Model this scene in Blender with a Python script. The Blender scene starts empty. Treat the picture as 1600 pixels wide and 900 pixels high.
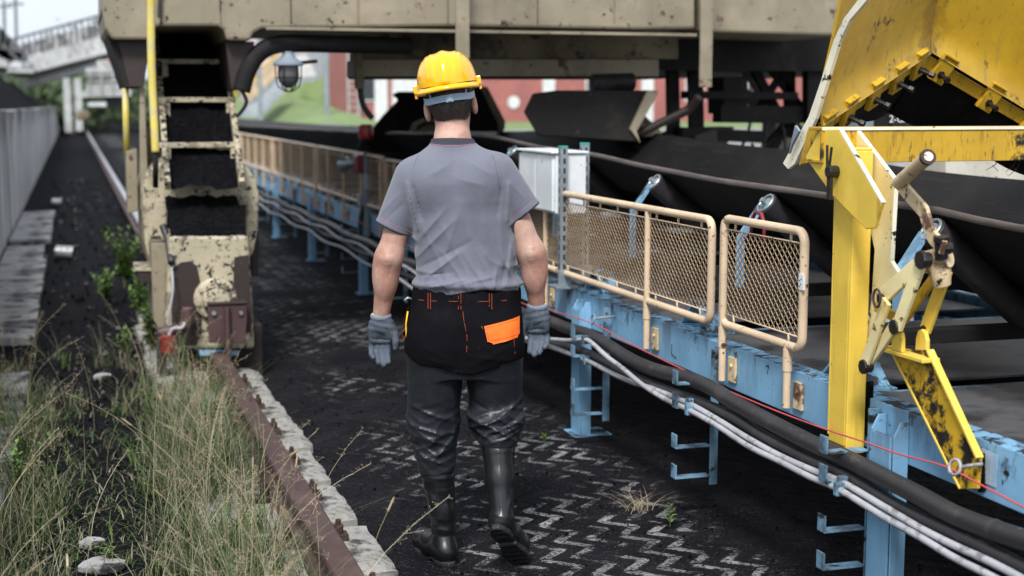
import bpy, bmesh, math, random
import numpy as np
from math import sin, cos, radians, pi, sqrt, atan2, tan
from mathutils import Vector, Matrix, noise as mnoise
rnd = random.Random(7)
S = bpy.context.scene
COL = S.collection

# ------------------------------------------------------------------ camera
CAM_H, FPX, YAW, PIT = 1.67, 2222.0, radians(17.07), radians(7.31)
FW = Vector((sin(YAW)*cos(PIT), cos(YAW)*cos(PIT), -sin(PIT)))
RT = Vector((cos(YAW), -sin(YAW), 0))
UP = Vector((sin(YAW)*sin(PIT), cos(YAW)*sin(PIT), cos(PIT)))
EYE = Vector((0, 0, CAM_H))

def seen(px, py, axis, val):
    """Where the line of sight through a photo pixel meets a plane of the site."""
    d = FW + RT*((px-800)/FPX) - UP*((py-450)/FPX)
    t = (val-EYE[axis])/d[axis]
    return EYE + d*t
def onX(px, py, v): return seen(px, py, 0, v)
def onY(px, py, v): return seen(px, py, 1, v)
def onZ(px, py, v=0.0): return seen(px, py, 2, v)

cam = bpy.data.cameras.new('camera')
cam_o = bpy.data.objects.new('camera', cam); COL.objects.link(cam_o)
cam_o.matrix_world = Matrix(((RT.x, UP.x, -FW.x, EYE.x), (RT.y, UP.y, -FW.y, EYE.y), (RT.z, UP.z, -FW.z, EYE.z), (0, 0, 0, 1)))
cam.sensor_width = 36; cam.lens = 36*FPX/1600
cam.clip_start = .05; cam.clip_end = 3000
cam.dof.use_dof = True; cam.dof.focus_distance = 5.1; cam.dof.aperture_fstop = 2.3
S.camera = cam_o

# ------------------------------------------------------------------ mesh builder
class MB:
    def __init__(s): s.v = []; s.f = []; s.m = []
    def add(s, vs, fs, mi=0):
        b = len(s.v); s.v += [tuple(v) for v in vs]
        s.f += [tuple(i+b for i in f) for f in fs]; s.m += [mi]*len(fs); return s
    def box(s, lo, hi, mi=0):
        x0, y0, z0 = lo; x1, y1, z1 = hi
        return s.add([(x0,y0,z0),(x1,y0,z0),(x1,y1,z0),(x0,y1,z0),(x0,y0,z1),(x1,y0,z1),(x1,y1,z1),(x0,y1,z1)],
                     [(0,3,2,1),(4,5,6,7),(0,1,5,4),(1,2,6,5),(2,3,7,6),(3,0,4,7)], mi)
    def obox(s, c, size, rot, mi=0):
        hx, hy, hz = (i/2 for i in size); vs = []
        for p in ((-1,-1,-1),(1,-1,-1),(1,1,-1),(-1,1,-1),(-1,-1,1),(1,-1,1),(1,1,1),(-1,1,1)):
            vs.append(Vector(c) + rot @ Vector((p[0]*hx, p[1]*hy, p[2]*hz)))
        return s.add(vs, [(0,3,2,1),(4,5,6,7),(0,1,5,4),(1,2,6,5),(2,3,7,6),(3,0,4,7)], mi)
    def bar(s, a, b, w, h, upv=(0,0,1), mi=0):
        """rectangular bar from a to b, w across, h along upv"""
        a = Vector(a); b = Vector(b); d = (b-a).normalized(); u = Vector(upv)
        r = d.cross(u)
        if r.length < 1e-5: r = d.cross(Vector((1,0,0)))
        r.normalize(); u = r.cross(d).normalized(); vs = []
        for p in (a, b):
            for (i, j) in ((-1,-1),(1,-1),(1,1),(-1,1)): vs.append(p + r*(i*w/2) + u*(j*h/2))
        return s.add(vs, [(0,1,2,3),(7,6,5,4),(0,4,5,1),(1,5,6,2),(2,6,7,3),(3,7,4,0)], mi)
    def tube(s, pts, r, n=10, mi=0, caps=True, closed=False):
        pts = [Vector(p) for p in pts]; k = len(pts); rs = r if isinstance(r, (list, tuple)) else [r]*k
        vs = []; prev = None
        for i, p in enumerate(pts):
            if closed: t = pts[(i+1) % k] - pts[i-1]
            else: t = (pts[min(i+1, k-1)] - pts[max(i-1, 0)])
            t.normalize()
            if prev is None:
                u = t.cross(Vector((0,0,1)));
                if u.length < 1e-3: u = t.cross(Vector((1,0,0)))
            else: u = prev - t*prev.dot(t)
            u.normalize(); prev = u; w = t.cross(u)
            for j in range(n):
                a = 2*pi*j/n; vs.append(p + (u*cos(a) + w*sin(a))*rs[i])
        fs = []
        for i in range(k if closed else k-1):
            for j in range(n):
                a = i*n+j; b = i*n+(j+1) % n; c = ((i+1) % k)*n+(j+1) % n; d = ((i+1) % k)*n+j
                fs.append((a, b, c, d))
        if caps and not closed:
            fs.append(tuple(range(n-1, -1, -1))); fs.append(tuple((k-1)*n+j for j in range(n)))
        return s.add(vs, fs, mi)
    def cyl(s, a, b, r, n=16, r2=None, mi=0):
        return s.tube([a, b], [r, r if r2 is None else r2], n, mi)
    def prism(s, poly, vec, mi=0):
        poly = [Vector(p) for p in poly]; vec = Vector(vec); n = len(poly)
        nrm = Vector((0,0,0))
        for i in range(n): nrm += poly[i].cross(poly[(i+1) % n])
        vs = poly + [p+vec for p in poly]
        a = tuple(range(n)); b = tuple(range(n, 2*n))
        if nrm.dot(vec) > 0:
            fs = [a[::-1], b] + [(i, (i+1) % n, n+(i+1) % n, n+i) for i in range(n)]
        else:
            fs = [a, b[::-1]] + [(i, n+i, n+(i+1) % n, (i+1) % n) for i in range(n)]
        return s.add(vs, fs, mi)
    def grid(s, rows, mi=0, flip=False):
        r = len(rows); c = len(rows[0]); vs = [p for row in rows for p in row]; fs = []
        for i in range(r-1):
            for j in range(c-1):
                q = (i*c+j, i*c+j+1, (i+1)*c+j+1, (i+1)*c+j); fs.append(q[::-1] if flip else q)
        return s.add(vs, fs, mi)
    def lathe(s, c, prof, n=20, axis='z', mi=0):
        c = Vector(c); vs = []; k = len(prof)
        for (r, h) in prof:
            for j in range(n):
                a = 2*pi*j/n
                o = {'z': (r*cos(a), r*sin(a), h), 'y': (r*cos(a), h, -r*sin(a)), 'x': (h, r*cos(a), r*sin(a))}[axis]
                vs.append(c + Vector(o))
        fs = [(i*n+j, i*n+(j+1) % n, (i+1)*n+(j+1) % n, (i+1)*n+j) for i in range(k-1) for j in range(n)]
        fs.append(tuple(range(n-1, -1, -1))); fs.append(tuple((k-1)*n+j for j in range(n)))
        return s.add(vs, fs, mi)
    def build(s, name, mat, parent=None, origin=None, smooth=False, bevel=0, local=False):
        me = bpy.data.meshes.new(name)
        root = parent
        while root is not None and root.parent is not None: root = root.parent
        if local: off = Vector((0,0,0))
        elif root is not None: off = Vector(root['base'])
        else: off = Vector(origin or (0,0,0))
        me.from_pydata([tuple(Vector(v)-off) for v in s.v], [], s.f)
        mats = mat if isinstance(mat, (list, tuple)) else [mat]
        for m in mats: me.materials.append(m)
        if len(mats) > 1: me.polygons.foreach_set('material_index', s.m)
        return link_mesh(name, me, parent, off if root is None else None, smooth, bevel)

def link_mesh(name, me, parent=None, loc=None, smooth=False, bevel=0):
    o = bpy.data.objects.new(name, me); COL.objects.link(o)
    if parent is not None: o.parent = parent
    elif loc is not None: o.location = loc; o['base'] = tuple(loc)
    if smooth is True: me.polygons.foreach_set('use_smooth', [True]*len(me.polygons))
    elif smooth:
        me.polygons.foreach_set('use_smooth', [True]*len(me.polygons))
        md = o.modifiers.new('edges', 'EDGE_SPLIT'); md.split_angle = radians(smooth)
    if bevel:
        md = o.modifiers.new('bevel', 'BEVEL'); md.width = bevel; md.segments = 2; md.limit_method = 'ANGLE'; md.angle_limit = radians(40)
        md.harden_normals = False
    me.update()
    return o

def tag(o, label=None, cat=None, group=None, kind=None):
    if label: o['label'] = label
    if cat: o['category'] = cat
    if group: o['group'] = group
    if kind: o['kind'] = kind
    return o
def thing(name, loc, label, cat, group=None, rotz=0):
    o = bpy.data.objects.new(name, None); COL.objects.link(o); o.location = loc; o.rotation_euler = (0, 0, rotz)
    o.empty_display_size = .1; o['base'] = tuple(loc)
    return tag(o, label, cat, group)
def copy_thing(src, loc, label, rotz=None):
    c = src.copy(); COL.objects.link(c); c.location = loc; c['base'] = tuple(loc); c['label'] = label
    if rotz is not None: c.rotation_euler = (0, 0, rotz)
    def rec(a, b):
        for ch in [o for o in COL.objects if o.parent == a]:
            d = ch.copy(); COL.objects.link(d); d.parent = b; rec(ch, d)
    rec(src, c); return c

# ------------------------------------------------------------------ materials
def M(name, col, rough=.6, metal=0, layers=(), bump=None, spec=.5, var=.12, coat=0, island=None, sheen=0, emit=None, trans=0):
    m = bpy.data.materials.new(name); m.use_nodes = True; nt = m.node_tree; N = nt.nodes; L = nt.links
    b = N['Principled BSDF']; b.inputs['Roughness'].default_value = rough; b.inputs['Metallic'].default_value = metal
    b.inputs['Specular IOR Level'].default_value = spec; b.inputs['Coat Weight'].default_value = coat
    if coat: b.inputs['Coat Roughness'].default_value = .12
    if sheen: b.inputs['Sheen Weight'].default_value = sheen
    if trans: b.inputs['Transmission Weight'].default_value = trans
    tc = N.new('ShaderNodeTexCoord')
    def noise(scale, detail=5, stretch=(1,1,1), rough_=.6, dist=0):
        mp = N.new('ShaderNodeMapping'); mp.inputs['Scale'].default_value = stretch; L.new(tc.outputs['Object'], mp.inputs[0])
        n = N.new('ShaderNodeTexNoise'); n.inputs['Scale'].default_value = scale; n.inputs['Detail'].default_value = detail
        n.inputs['Roughness'].default_value = rough_; n.inputs['Distortion'].default_value = dist
        L.new(mp.outputs[0], n.inputs['Vector']); return n.outputs['Fac']
    def mix(fac, a, c):
        x = N.new('ShaderNodeMix'); x.data_type = 'RGBA'
        if isinstance(fac, (int, float)): x.inputs[0].default_value = fac
        else: L.new(fac, x.inputs[0])
        if isinstance(a, tuple): x.inputs[6].default_value = (*a, 1)
        else: L.new(a, x.inputs[6])
        if isinstance(c, tuple): x.inputs[7].default_value = (*c, 1)
        else: L.new(c, x.inputs[7])
        return x.outputs[2]
    def rng(src, lo, hi, a=0.0, c=1.0):
        r = N.new('ShaderNodeMapRange'); r.interpolation_type = 'SMOOTHSTEP'
        L.new(src, r.inputs[0]); r.inputs[1].default_value = lo; r.inputs[2].default_value = hi
        r.inputs[3].default_value = a; r.inputs[4].default_value = c; return r.outputs[0]
    def math_(op, a, c):
        x = N.new('ShaderNodeMath'); x.operation = op
        for i, q in enumerate((a, c)):
            if isinstance(q, (int, float)): x.inputs[i].default_value = q
            else: L.new(q, x.inputs[i])
        return x.outputs[0]
    c0 = tuple(min(1, k*(1-var)) for k in col); c1 = tuple(min(1, k*(1+var)) for k in col)
    out = mix(rng(noise(3.1, 6), .35, .65), c0, c1)
    if island:
        g = N.new('ShaderNodeNewGeometry'); rp = N.new('ShaderNodeValToRGB'); L.new(g.outputs['Random Per Island'], rp.inputs[0])
        el = rp.color_ramp.elements
        while len(el) < len(island): el.new(.5)
        for i, k in enumerate(island): el[i].position = i/(len(island)-1); el[i].color = (*k, 1)
        out = rp.outputs[0]
    rfac = None
    for ly in layers:
        f = rng(noise(ly['s'], ly.get('d', 7), ly.get('st', (1,1,1)), ly.get('r', .65), ly.get('dist', 0)), ly['lo'], ly['hi'])
        if 'up' in ly:
            g = N.new('ShaderNodeNewGeometry'); sx = N.new('ShaderNodeSeparateXYZ'); L.new(g.outputs['Normal'], sx.inputs[0])
            u = rng(sx.outputs[2], ly['up'][0], ly['up'][1]); f = math_('MULTIPLY', f, u)
        if 'z' in ly:
            sz = N.new('ShaderNodeSeparateXYZ'); L.new(tc.outputs['Object'], sz.inputs[0])
            u = rng(sz.outputs[ly.get('ax', 2)], ly['z'][0], ly['z'][1]); f = math_('MULTIPLY', f, u)
        if 'amt' in ly: f = math_('MULTIPLY', f, ly['amt'])
        out = mix(f, out, ly['c'])
        if 'rough' in ly:
            prev = rfac if rfac is not None else rough
            x = N.new('ShaderNodeMix'); x.data_type = 'FLOAT'; L.new(f, x.inputs[0])
            if isinstance(prev, (int, float)): x.inputs[2].default_value = prev
            else: L.new(prev, x.inputs[2])
            x.inputs[3].default_value = ly['rough']; rfac = x.outputs[0]
    L.new(out, b.inputs['Base Color'])
    if rfac is not None: L.new(rfac, b.inputs['Roughness'])
    if bump:
        bs = bump if isinstance(bump, list) else [bump]; prev = None
        for (sc, st, dist, *rest) in bs:
            bn = N.new('ShaderNodeBump'); bn.inputs['Strength'].default_value = st; bn.inputs['Distance'].default_value = dist
            L.new(noise(sc, 6, rest[0] if rest else (1,1,1)), bn.inputs['Height'])
            if prev: L.new(prev, bn.inputs['Normal'])
            prev = bn.outputs[0]
        L.new(prev, b.inputs['Normal'])
    if emit: b.inputs['Emission Color'].default_value = (*emit[0], 1); b.inputs['Emission Strength'].default_value = emit[1]
    return m

COAL = (.0055, .0055, .007)
RUST = (.085, .035, .02)
DK = (.010, .009, .0085)
def dirt(sc=14, lo=.58, hi=.68, c=DK, **k): return dict(s=sc, lo=lo, hi=hi, c=c, **k)
MAT = dict(
    coal=M('coal dust', COAL, .9, bump=[(70, 1., .03), (16, .8, .06)], layers=[dict(s=30, lo=.45, hi=.7, c=(.014, .014, .017)), dirt(95, .60, .72, (.04, .04, .047), d=3)], spec=.06),
    cream=M('weathered cream paint', (.29, .245, .17), .6, layers=[dict(s=1.6, lo=.42, hi=.72, c=(.20, .17, .115)), dict(s=2.3, lo=.5, hi=.8, c=(.15, .12, .085), st=(2.2, 2.2, .3), amt=.6), dict(s=.9, lo=.48, hi=.7, c=(.17, .145, .105), amt=.7), dict(s=11, lo=.6, hi=.75, c=(.13, .10, .07), amt=.6), dirt(7, .60, .66, RUST), dirt(18, .62, .68, DK), dict(s=9, lo=.3, hi=.6, c=COAL, up=(.3, .8))], bump=(25, .15, .01)),
    cream_spot=M('cream paint spattered with coal', (.46, .40, .28), .55, layers=[dict(s=3, lo=.45, hi=.75, c=(.31, .26, .17)), dict(s=6, lo=.52, hi=.62, c=(.16, .13, .09), amt=.8), dirt(15, .575, .61, DK), dirt(38, .575, .61, DK), dict(s=22, lo=.45, hi=.58, c=COAL, up=(.35, .75))], bump=(30, .2, .01)),
    cream_dark=M('sooty cream paint', (.22, .18, .11), .65, layers=[dict(s=2.2, lo=.45, hi=.62, c=(.07, .05, .035)), dirt(9, .55, .64, (.03, .025, .022)), dict(s=6, lo=.4, hi=.6, c=COAL, up=(.3, .8))], bump=(20, .2, .01)),
    brown=M('brown primer steel', (.030, .019, .017), .6, layers=[dict(s=4, lo=.45, hi=.7, c=(.03, .021, .019)), dirt(20, .6, .7, (.10, .05, .035))], bump=(30, .2, .01)),
    black_steel=M('sooty black steel', (.011, .010, .010), .75, layers=[dict(s=3, lo=.5, hi=.75, c=(.03, .025, .02)), dict(s=14, lo=.62, hi=.72, c=(.045, .03, .022))], spec=.25, bump=(25, .3, .01)),
    blue=M('light blue machine paint', (.20, .40, .585), .5, layers=[dict(s=1.3, lo=.45, hi=.75, c=(.15, .31, .47)), dict(s=10, lo=.52, hi=.72, c=(.20, .33, .45), st=(4, 4, .3), amt=.7), dict(s=16, lo=.46, hi=.55, c=(.03, .03, .035), up=(.4, .8)), dict(s=1.4, lo=.54, hi=.60, c=(.025, .025, .03), st=(4, 4, 3), z=(.61, .705), amt=.9, d=9, r=.75), dict(s=1.7, lo=.5, hi=.6, c=(.04, .04, .045), st=(4, 4, .5), z=(.52, .70), amt=.45), dirt(14, .65, .69, DK), dirt(30, .66, .7, RUST)], bump=(30, .12, .008)),
    blue_dirty=M('grimy light blue paint', (.16, .30, .42), .6, layers=[dict(s=5, lo=.42, hi=.62, c=(.05, .075, .10)), dirt(16, .56, .66, DK), dirt(22, .62, .68, RUST)], bump=(30, .2, .008)),
    tan=M('tan tube paint', (.63, .475, .32), .5, layers=[dict(s=2, lo=.5, hi=.8, c=(.50, .37, .24)), dirt(11, .62, .68, RUST), dirt(26, .62, .67, RUST), dirt(40, .66, .7, DK), dict(s=10, lo=.6, hi=.75, c=(.75, .62, .45), amt=.6)], bump=(40, .12, .006)),
    tan_mesh=M('tan expanded metal', (.40, .285, .175), .6, layers=[dict(s=3, lo=.42, hi=.65, c=(.24, .16, .095)), dirt(30, .6, .7, RUST)]),
    yellow=M('yellow machine paint', (.80, .55, .075), .40, layers=[dict(s=1.5, lo=.45, hi=.8, c=(.72, .46, .04)), dict(s=9, lo=.55, hi=.75, c=(.45, .27, .03), st=(5, 5, .4), amt=.5), dirt(9, .67, .70, DK), dirt(45, .68, .715, RUST), dict(s=30, lo=.60, hi=.72, c=(.40, .22, .03), st=(1, 1, .06), amt=.6), dict(s=4, lo=.55, hi=.7, c=(.80, .60, .16), amt=.6)], bump=(40, .08, .005), coat=.1),
    yellow_dirty=M('coal stained yellow paint', (.52, .31, .018), .5, layers=[dict(s=7, lo=.5, hi=.72, c=(.30, .175, .016), st=(6, 1, 1.5)), dirt(6, .54, .62, DK), dirt(30, .60, .68, (.05, .04, .02), st=(3, 3, .5))], bump=(30, .15, .006)),
    yellow_pale=M('lit and worn yellow paint', (.80, .68, .36), .5, layers=[dict(s=4, lo=.5, hi=.75, c=(.74, .55, .18)), dirt(22, .60, .66, RUST), dirt(14, .63, .69, DK)], bump=(40, .15, .005)),  # pale base paints in light on the faces; rust and grime are wear
    edge_white=M('lit and chipped edge paint', (.80, .75, .58), .5, layers=[dirt(45, .63, .68, (.25, .16, .03)), dirt(16, .62, .67, DK)]),  # pale tone carries the light along edges, with chips over it
    rubber=M('black rubber belt', (.009, .0085, .009), .6, layers=[dict(s=3, lo=.4, hi=.7, c=(.015, .0135, .0135)), dict(s=25, lo=.6, hi=.75, c=(.028, .026, .027), st=(1, .15, 1)), dict(s=60, lo=.6, hi=.7, c=(.035, .033, .034), st=(1, .03, 1), amt=.7), dict(s=5, lo=.55, hi=.7, c=(.022, .02, .019), st=(1, .3, 2), amt=.8)], bump=[(40, .15, .004), (3, .3, .03, (1, .4, 1))], spec=.2),
    belt_edge=M('belt edge highlight', (.15, .125, .115), .6, layers=[dict(s=20, lo=.45, hi=.65, c=(.085, .07, .066), st=(1, .1, 1))]),  # highlight along the belt rim held in the base colour
    hose=M('black hose', (.022, .020, .022), .5, layers=[dict(s=4, lo=.5, hi=.72, c=(.05, .046, .05)), dirt(16, .60, .66, (.055, .04, .033)), dirt(30, .6, .7, (.10, .095, .09), up=(.3, .9))], bump=(30, .15, .004)),
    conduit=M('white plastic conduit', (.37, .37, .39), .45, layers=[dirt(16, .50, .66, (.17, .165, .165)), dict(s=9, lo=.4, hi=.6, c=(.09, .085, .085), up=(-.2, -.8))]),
    wire=M('red coated wire', (.55, .075, .085), .5),
    galv=M('galvanised steel', (.36, .41, .44), .4, .55, layers=[dict(s=9, lo=.45, hi=.7, c=(.25, .30, .33)), dirt(22, .62, .68, (.1, .09, .08))]),
    hole=M('dark slot', (.012, .012, .013), .8),
    white_paint=M('white cabinet paint', (.72, .75, .76), .4, layers=[dict(s=3, lo=.5, hi=.8, c=(.58, .62, .64)), dirt(16, .66, .7, (.2, .19, .18))]),
    red_lamp=M('red lamp lens', (.42, .012, .018), .25, coat=.4), dark_red=M('dark red enamel', (.20, .02, .03), .4),
    grey_blue=M('grey blue paint', (.20, .24, .28), .5),
    concrete=M('weathered concrete', (.33, .315, .295), .85, layers=[dict(s=2.5, lo=.45, hi=.75, c=(.20, .19, .175)), dict(s=8, lo=.52, hi=.66, c=(.05, .048, .046)), dirt(40, .56, .66, (.11, .10, .095)), dirt(70, .60, .7, (.5, .48, .44))], bump=[(35, .5, .01), (8, .5, .02)], spec=.2),
    slab=M('old concrete paving slab', (.36, .35, .35), .85, layers=[dict(s=1.8, lo=.45, hi=.62, c=(.13, .125, .125)), dict(s=6, lo=.53, hi=.6, c=(.03, .03, .032)), dirt(50, .6, .7, (.14, .135, .13))], bump=(30, .4, .01), spec=.2),
    wallc=M('streaked concrete wall', (.58, .58, .57), .85, layers=[dict(s=1.4, lo=.4, hi=.7, c=(.38, .38, .38), st=(1, 1, .2)), dict(s=5, lo=.5, hi=.75, c=(.15, .15, .15), st=(2, 2, .12)), dict(s=4, lo=.46, hi=.58, c=(.30, .30, .30), st=(1, 1.2, .03), amt=.8), dict(s=1.2, lo=.5, hi=.62, c=(.07, .07, .07), st=(1, 1, .12), amt=.7), dict(s=2.5, lo=.45, hi=.55, c=(.015, .015, .015), z=(1.05, 1.62), st=(1, 1, .5))], bump=(12, .4, .02)),
    rail=M('rusty crane rail steel', (.092, .052, .050), .55, .25, layers=[dict(s=7, lo=.45, hi=.65, c=(.070, .038, .037)), dirt(60, .6, .7, (.05, .03, .027)), dict(s=5, lo=.5, hi=.8, c=(.17, .11, .10), up=(.8, 1.), amt=.7)], bump=(60, .15, .003)),
    bolt=M('rusted bolt', (.055, .030, .024), .75, .2, bump=(50, .4, .005)),
    skin=M('skin', (.50, .315, .25), .5, layers=[dict(s=6, lo=.40, hi=.60, c=(.41, .215, .16)), dict(s=24, lo=.52, hi=.70, c=(.36, .185, .14), amt=.55), dict(s=16, lo=.60, hi=.68, c=(.34, .22, .19), st=(1, 1, .25), amt=.45), dict(s=140, lo=.62, hi=.72, c=(.26, .15, .11), amt=.6)], bump=[(150, .3, .002), (28, .3, .006, (1, 1, .5))], spec=.35),
    hair=M('short brown hair', (.045, .031, .023), .55, island=[(.022, .016, .013), (.055, .038, .028), (.10, .075, .06)]),
    shirt=M('grey jersey', (.150, .158, .198), .85, layers=[dict(s=420, lo=.35, hi=.65, c=(.13, .133, .16), d=2, amt=.7), dict(s=3, lo=.5, hi=.8, c=(.19, .195, .225), amt=.6)], bump=[(350, .25, .001), (13, .45, .014, (1, 1, .45))], spec=.15, sheen=.25),
    shirt_dark=M('dark jersey trim', (.055, .055, .072), .85, bump=(300, .2, .001), spec=.15), pink_thread=M('pink thread', (.40, .15, .20), .8),
    cloth_black=M('black work cloth', (.0055, .0055, .007), .9, layers=[dict(s=5, lo=.5, hi=.75, c=(.009, .009, .0115)), dirt(30, .65, .74, (.03, .03, .034))], bump=[(260, .25, .001), (11, .5, .012)], spec=.06, sheen=.0),
    wader=M('black rubberised cloth', (.0145, .0165, .021), .40, layers=[dict(s=6, lo=.45, hi=.75, c=(.02, .023, .029))], bump=[(9, .35, .02), (90, .1, .002)], spec=.36),
    boot=M('black rubber boot', (.007, .0075, .009), .30, layers=[dict(s=12, lo=.6, hi=.75, c=(.03, .03, .032), rough=.6)], spec=.55, bump=(14, .12, .008)),
    sole=M('worn boot sole', (.012, .012, .013), .6, layers=[dirt(60, .62, .7, (.06, .06, .062))], bump=(40, .5, .006)),
    orange=M('orange pocket cloth', (.95, .16, .012), .75, bump=[(200, .2, .001), (18, .35, .008)], layers=[dict(s=14, lo=.5, hi=.75, c=(.75, .11, .01)), dirt(50, .66, .72, (.3, .07, .02))]),
    orange_thread=M('orange stitching', (.60, .10, .025), .8), yellow_tape=M('yellow elastic', (.80, .55, .02), .7),
    glove=M('grey coated glove', (.085, .105, .135), .75, layers=[dict(s=12, lo=.42, hi=.62, c=(.035, .045, .06)), dirt(40, .58, .7, (.04, .045, .05))], bump=[(160, .35, .002), (30, .3, .005)], spec=.3),
    glove_cuff=M('grey knitted cuff', (.21, .25, .31), .9, bump=(220, .5, .002)),
    helmet=M('glossy yellow plastic', (.90, .45, .004), .2, spec=.5, coat=.5, var=.03, layers=[dict(s=60, lo=.66, hi=.7, c=(.6, .32, .02))]),
    strap=M('blue grey plastic strap', (.28, .37, .47), .45),
    metal_grip=M('worn lever paint', (.60, .46, .27), .5, layers=[dict(s=12, lo=.52, hi=.60, c=(.13, .065, .045)), dirt(26, .62, .67, DK)], bump=(30, .2, .005)),
    grease=M('greasy black pin', (.016, .013, .012), .35, bump=(30, .4, .006)),
    brick=M('red brick', (.36, .13, .115), .8, layers=[dict(s=.5, lo=.4, hi=.7, c=(.29, .105, .10))]),
    pale=M('pale render', (.62, .63, .64), .8), grey_wall=M('grey cladding', (.33, .36, .39), .7),
    glass_dark=M('dark window glass', (.03, .035, .04), .15),
    gallery=M('pale gallery steel', (.46, .47, .46), .6, layers=[dict(s=.8, lo=.45, hi=.7, c=(.30, .30, .29)), dict(s=3, lo=.55, hi=.7, c=(.12, .11, .10))]),
    gallery_dark=M('dark gallery steel', (.10, .10, .105), .7),
    orange_box=M('orange paint', (.75, .13, .02), .5),
    leaf=M('weed leaf', (.07, .16, .025), .55, island=[(.05, .10, .02), (.10, .19, .035), (.19, .30, .065)]),
    stem=M('plant stem', (.09, .10, .035), .7),
    grass=M('grass', (.1, .13, .04), .6, island=[(.028, .045, .016), (.065, .09, .035), (.045, .07, .024), (.19, .175, .105), (.29, .265, .18), (.09, .115, .05)], spec=.25),
    grass_green=M('fresh grass', (.1, .16, .03), .6, island=[(.025, .05, .014), (.06, .105, .026), (.105, .165, .045)], spec=.25),
    straw=M('dry grass straw', (.4, .33, .2), .7, island=[(.26, .20, .115), (.46, .38, .25), (.15, .10, .065), (.50, .44, .32)], spec=.2),
    tree=M('tree leaves', (.05, .085, .03), .7, island=[(.03, .055, .022), (.06, .10, .035), (.085, .12, .05)]),
    bark=M('bark', (.07, .055, .04), .9),
    red_plug=M('red plastic plug', (.20, .022, .018), .5),
    tin=M('crushed tin', (.45, .45, .46), .35, .6, layers=[dirt(20, .5, .65, (.06, .05, .05))]),
    sticker=M('white sticker', (.75, .75, .74), .6), ink=M('ink', (.05, .05, .055), .8), chalk=M('dark paint mark', (.045, .06, .085), .8),
    text_white=M('stencilled lettering', (.62, .64, .66), .7),
)
# ================================================================== setting: light, ground
w = bpy.data.worlds.new('World'); S.world = w; w.use_nodes = True
nt = w.node_tree; bg = nt.nodes['Background']
sky = nt.nodes.new('ShaderNodeTexSky'); sky.sky_type = 'NISHITA'; sky.sun_disc = False
SUN_EL, SUN_AZ = radians(50), radians(205)          # azimuth clockwise from +Y
sky.sun_elevation = SUN_EL; sky.sun_rotation = SUN_AZ; sky.air_density = 1.0; sky.dust_density = 4.0; sky.ozone_density = 1.0
hs = nt.nodes.new('ShaderNodeHueSaturation'); hs.inputs['Saturation'].default_value = .45
nt.links.new(sky.outputs[0], hs.inputs['Color'])
# overcast: a bright, softly broken cloud deck over the clear sky
tcw = nt.nodes.new('ShaderNodeTexCoord'); cn = nt.nodes.new('ShaderNodeTexNoise'); cn.inputs['Scale'].default_value = 2.2; cn.inputs['Detail'].default_value = 5
nt.links.new(tcw.outputs['Generated'], cn.inputs['Vector'])
cr = nt.nodes.new('ShaderNodeMapRange'); cr.inputs[1].default_value = .3; cr.inputs[2].default_value = .7; cr.inputs[3].default_value = .72; cr.inputs[4].default_value = .95
nt.links.new(cn.outputs[0], cr.inputs[0]); cmx = nt.nodes.new('ShaderNodeMix'); cmx.data_type = 'RGBA'; nt.links.new(cr.outputs[0], cmx.inputs[0])
nt.links.new(hs.outputs[0], cmx.inputs[6]); cmx.inputs[7].default_value = (6.3, 6.9, 7.7, 1)
nt.links.new(cmx.outputs[2], bg.inputs['Color']); bg.inputs['Strength'].default_value = .092
sl = bpy.data.lights.new('sun', 'SUN'); sl.energy = 2.3; sl.angle = radians(14); sl.color = (1, .985, .965)
so = bpy.data.objects.new('sun', sl); COL.objects.link(so)
sd = Vector((sin(SUN_AZ)*cos(SUN_EL), cos(SUN_AZ)*cos(SUN_EL), sin(SUN_EL)))
so.rotation_euler = (-sd).to_track_quat('-Z', 'Y').to_euler(); so.location = sd*50
S.view_settings.view_transform = 'Standard'; S.view_settings.look = 'None'; S.view_settings.gamma = 1
S.view_settings.exposure = .86; S.view_settings.use_curve_mapping = False
S.cycles.use_denoising = True; S.cycles.max_bounces = 6; S.cycles.diffuse_bounces = 3

def nz(x, y, z=0, s=1.0): return mnoise.noise(Vector((x*s, y*s, z*s)))

gm = M('coal dust ground', (.0075, .0075, .0095), .92, layers=[dict(s=.9, lo=.4, hi=.65, c=(.007, .007, .0085)), dict(s=6, lo=.55, hi=.74, c=(.016, .0155, .017)), dirt(90, .63, .71, (.06, .058, .06), d=3)], bump=[(40, .7, .02), (5, .6, .06)], spec=.05)
rows = []
ys = [-20, -8, 0] + [1+.25*i for i in range(60)] + [17, 20, 26, 36, 60, 120, 400, 1200]
xs = [-1200, -300, -60, -20, -8, -4] + [-2+.2*i for i in range(17)] + [2, 3.5, 6, 20, 80, 400, 1500]
for y in ys:
    rows.append([(x, y, (.035*nz(x, y, 3, 1.3) + .02*nz(x, y, 9, 4) - .01) if (-1.9 < x < .8 and 2 < y < 15) else -.002) for x in xs])
tag(MB().grid(rows).build('ground', gm, smooth=True), kind='structure')

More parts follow.
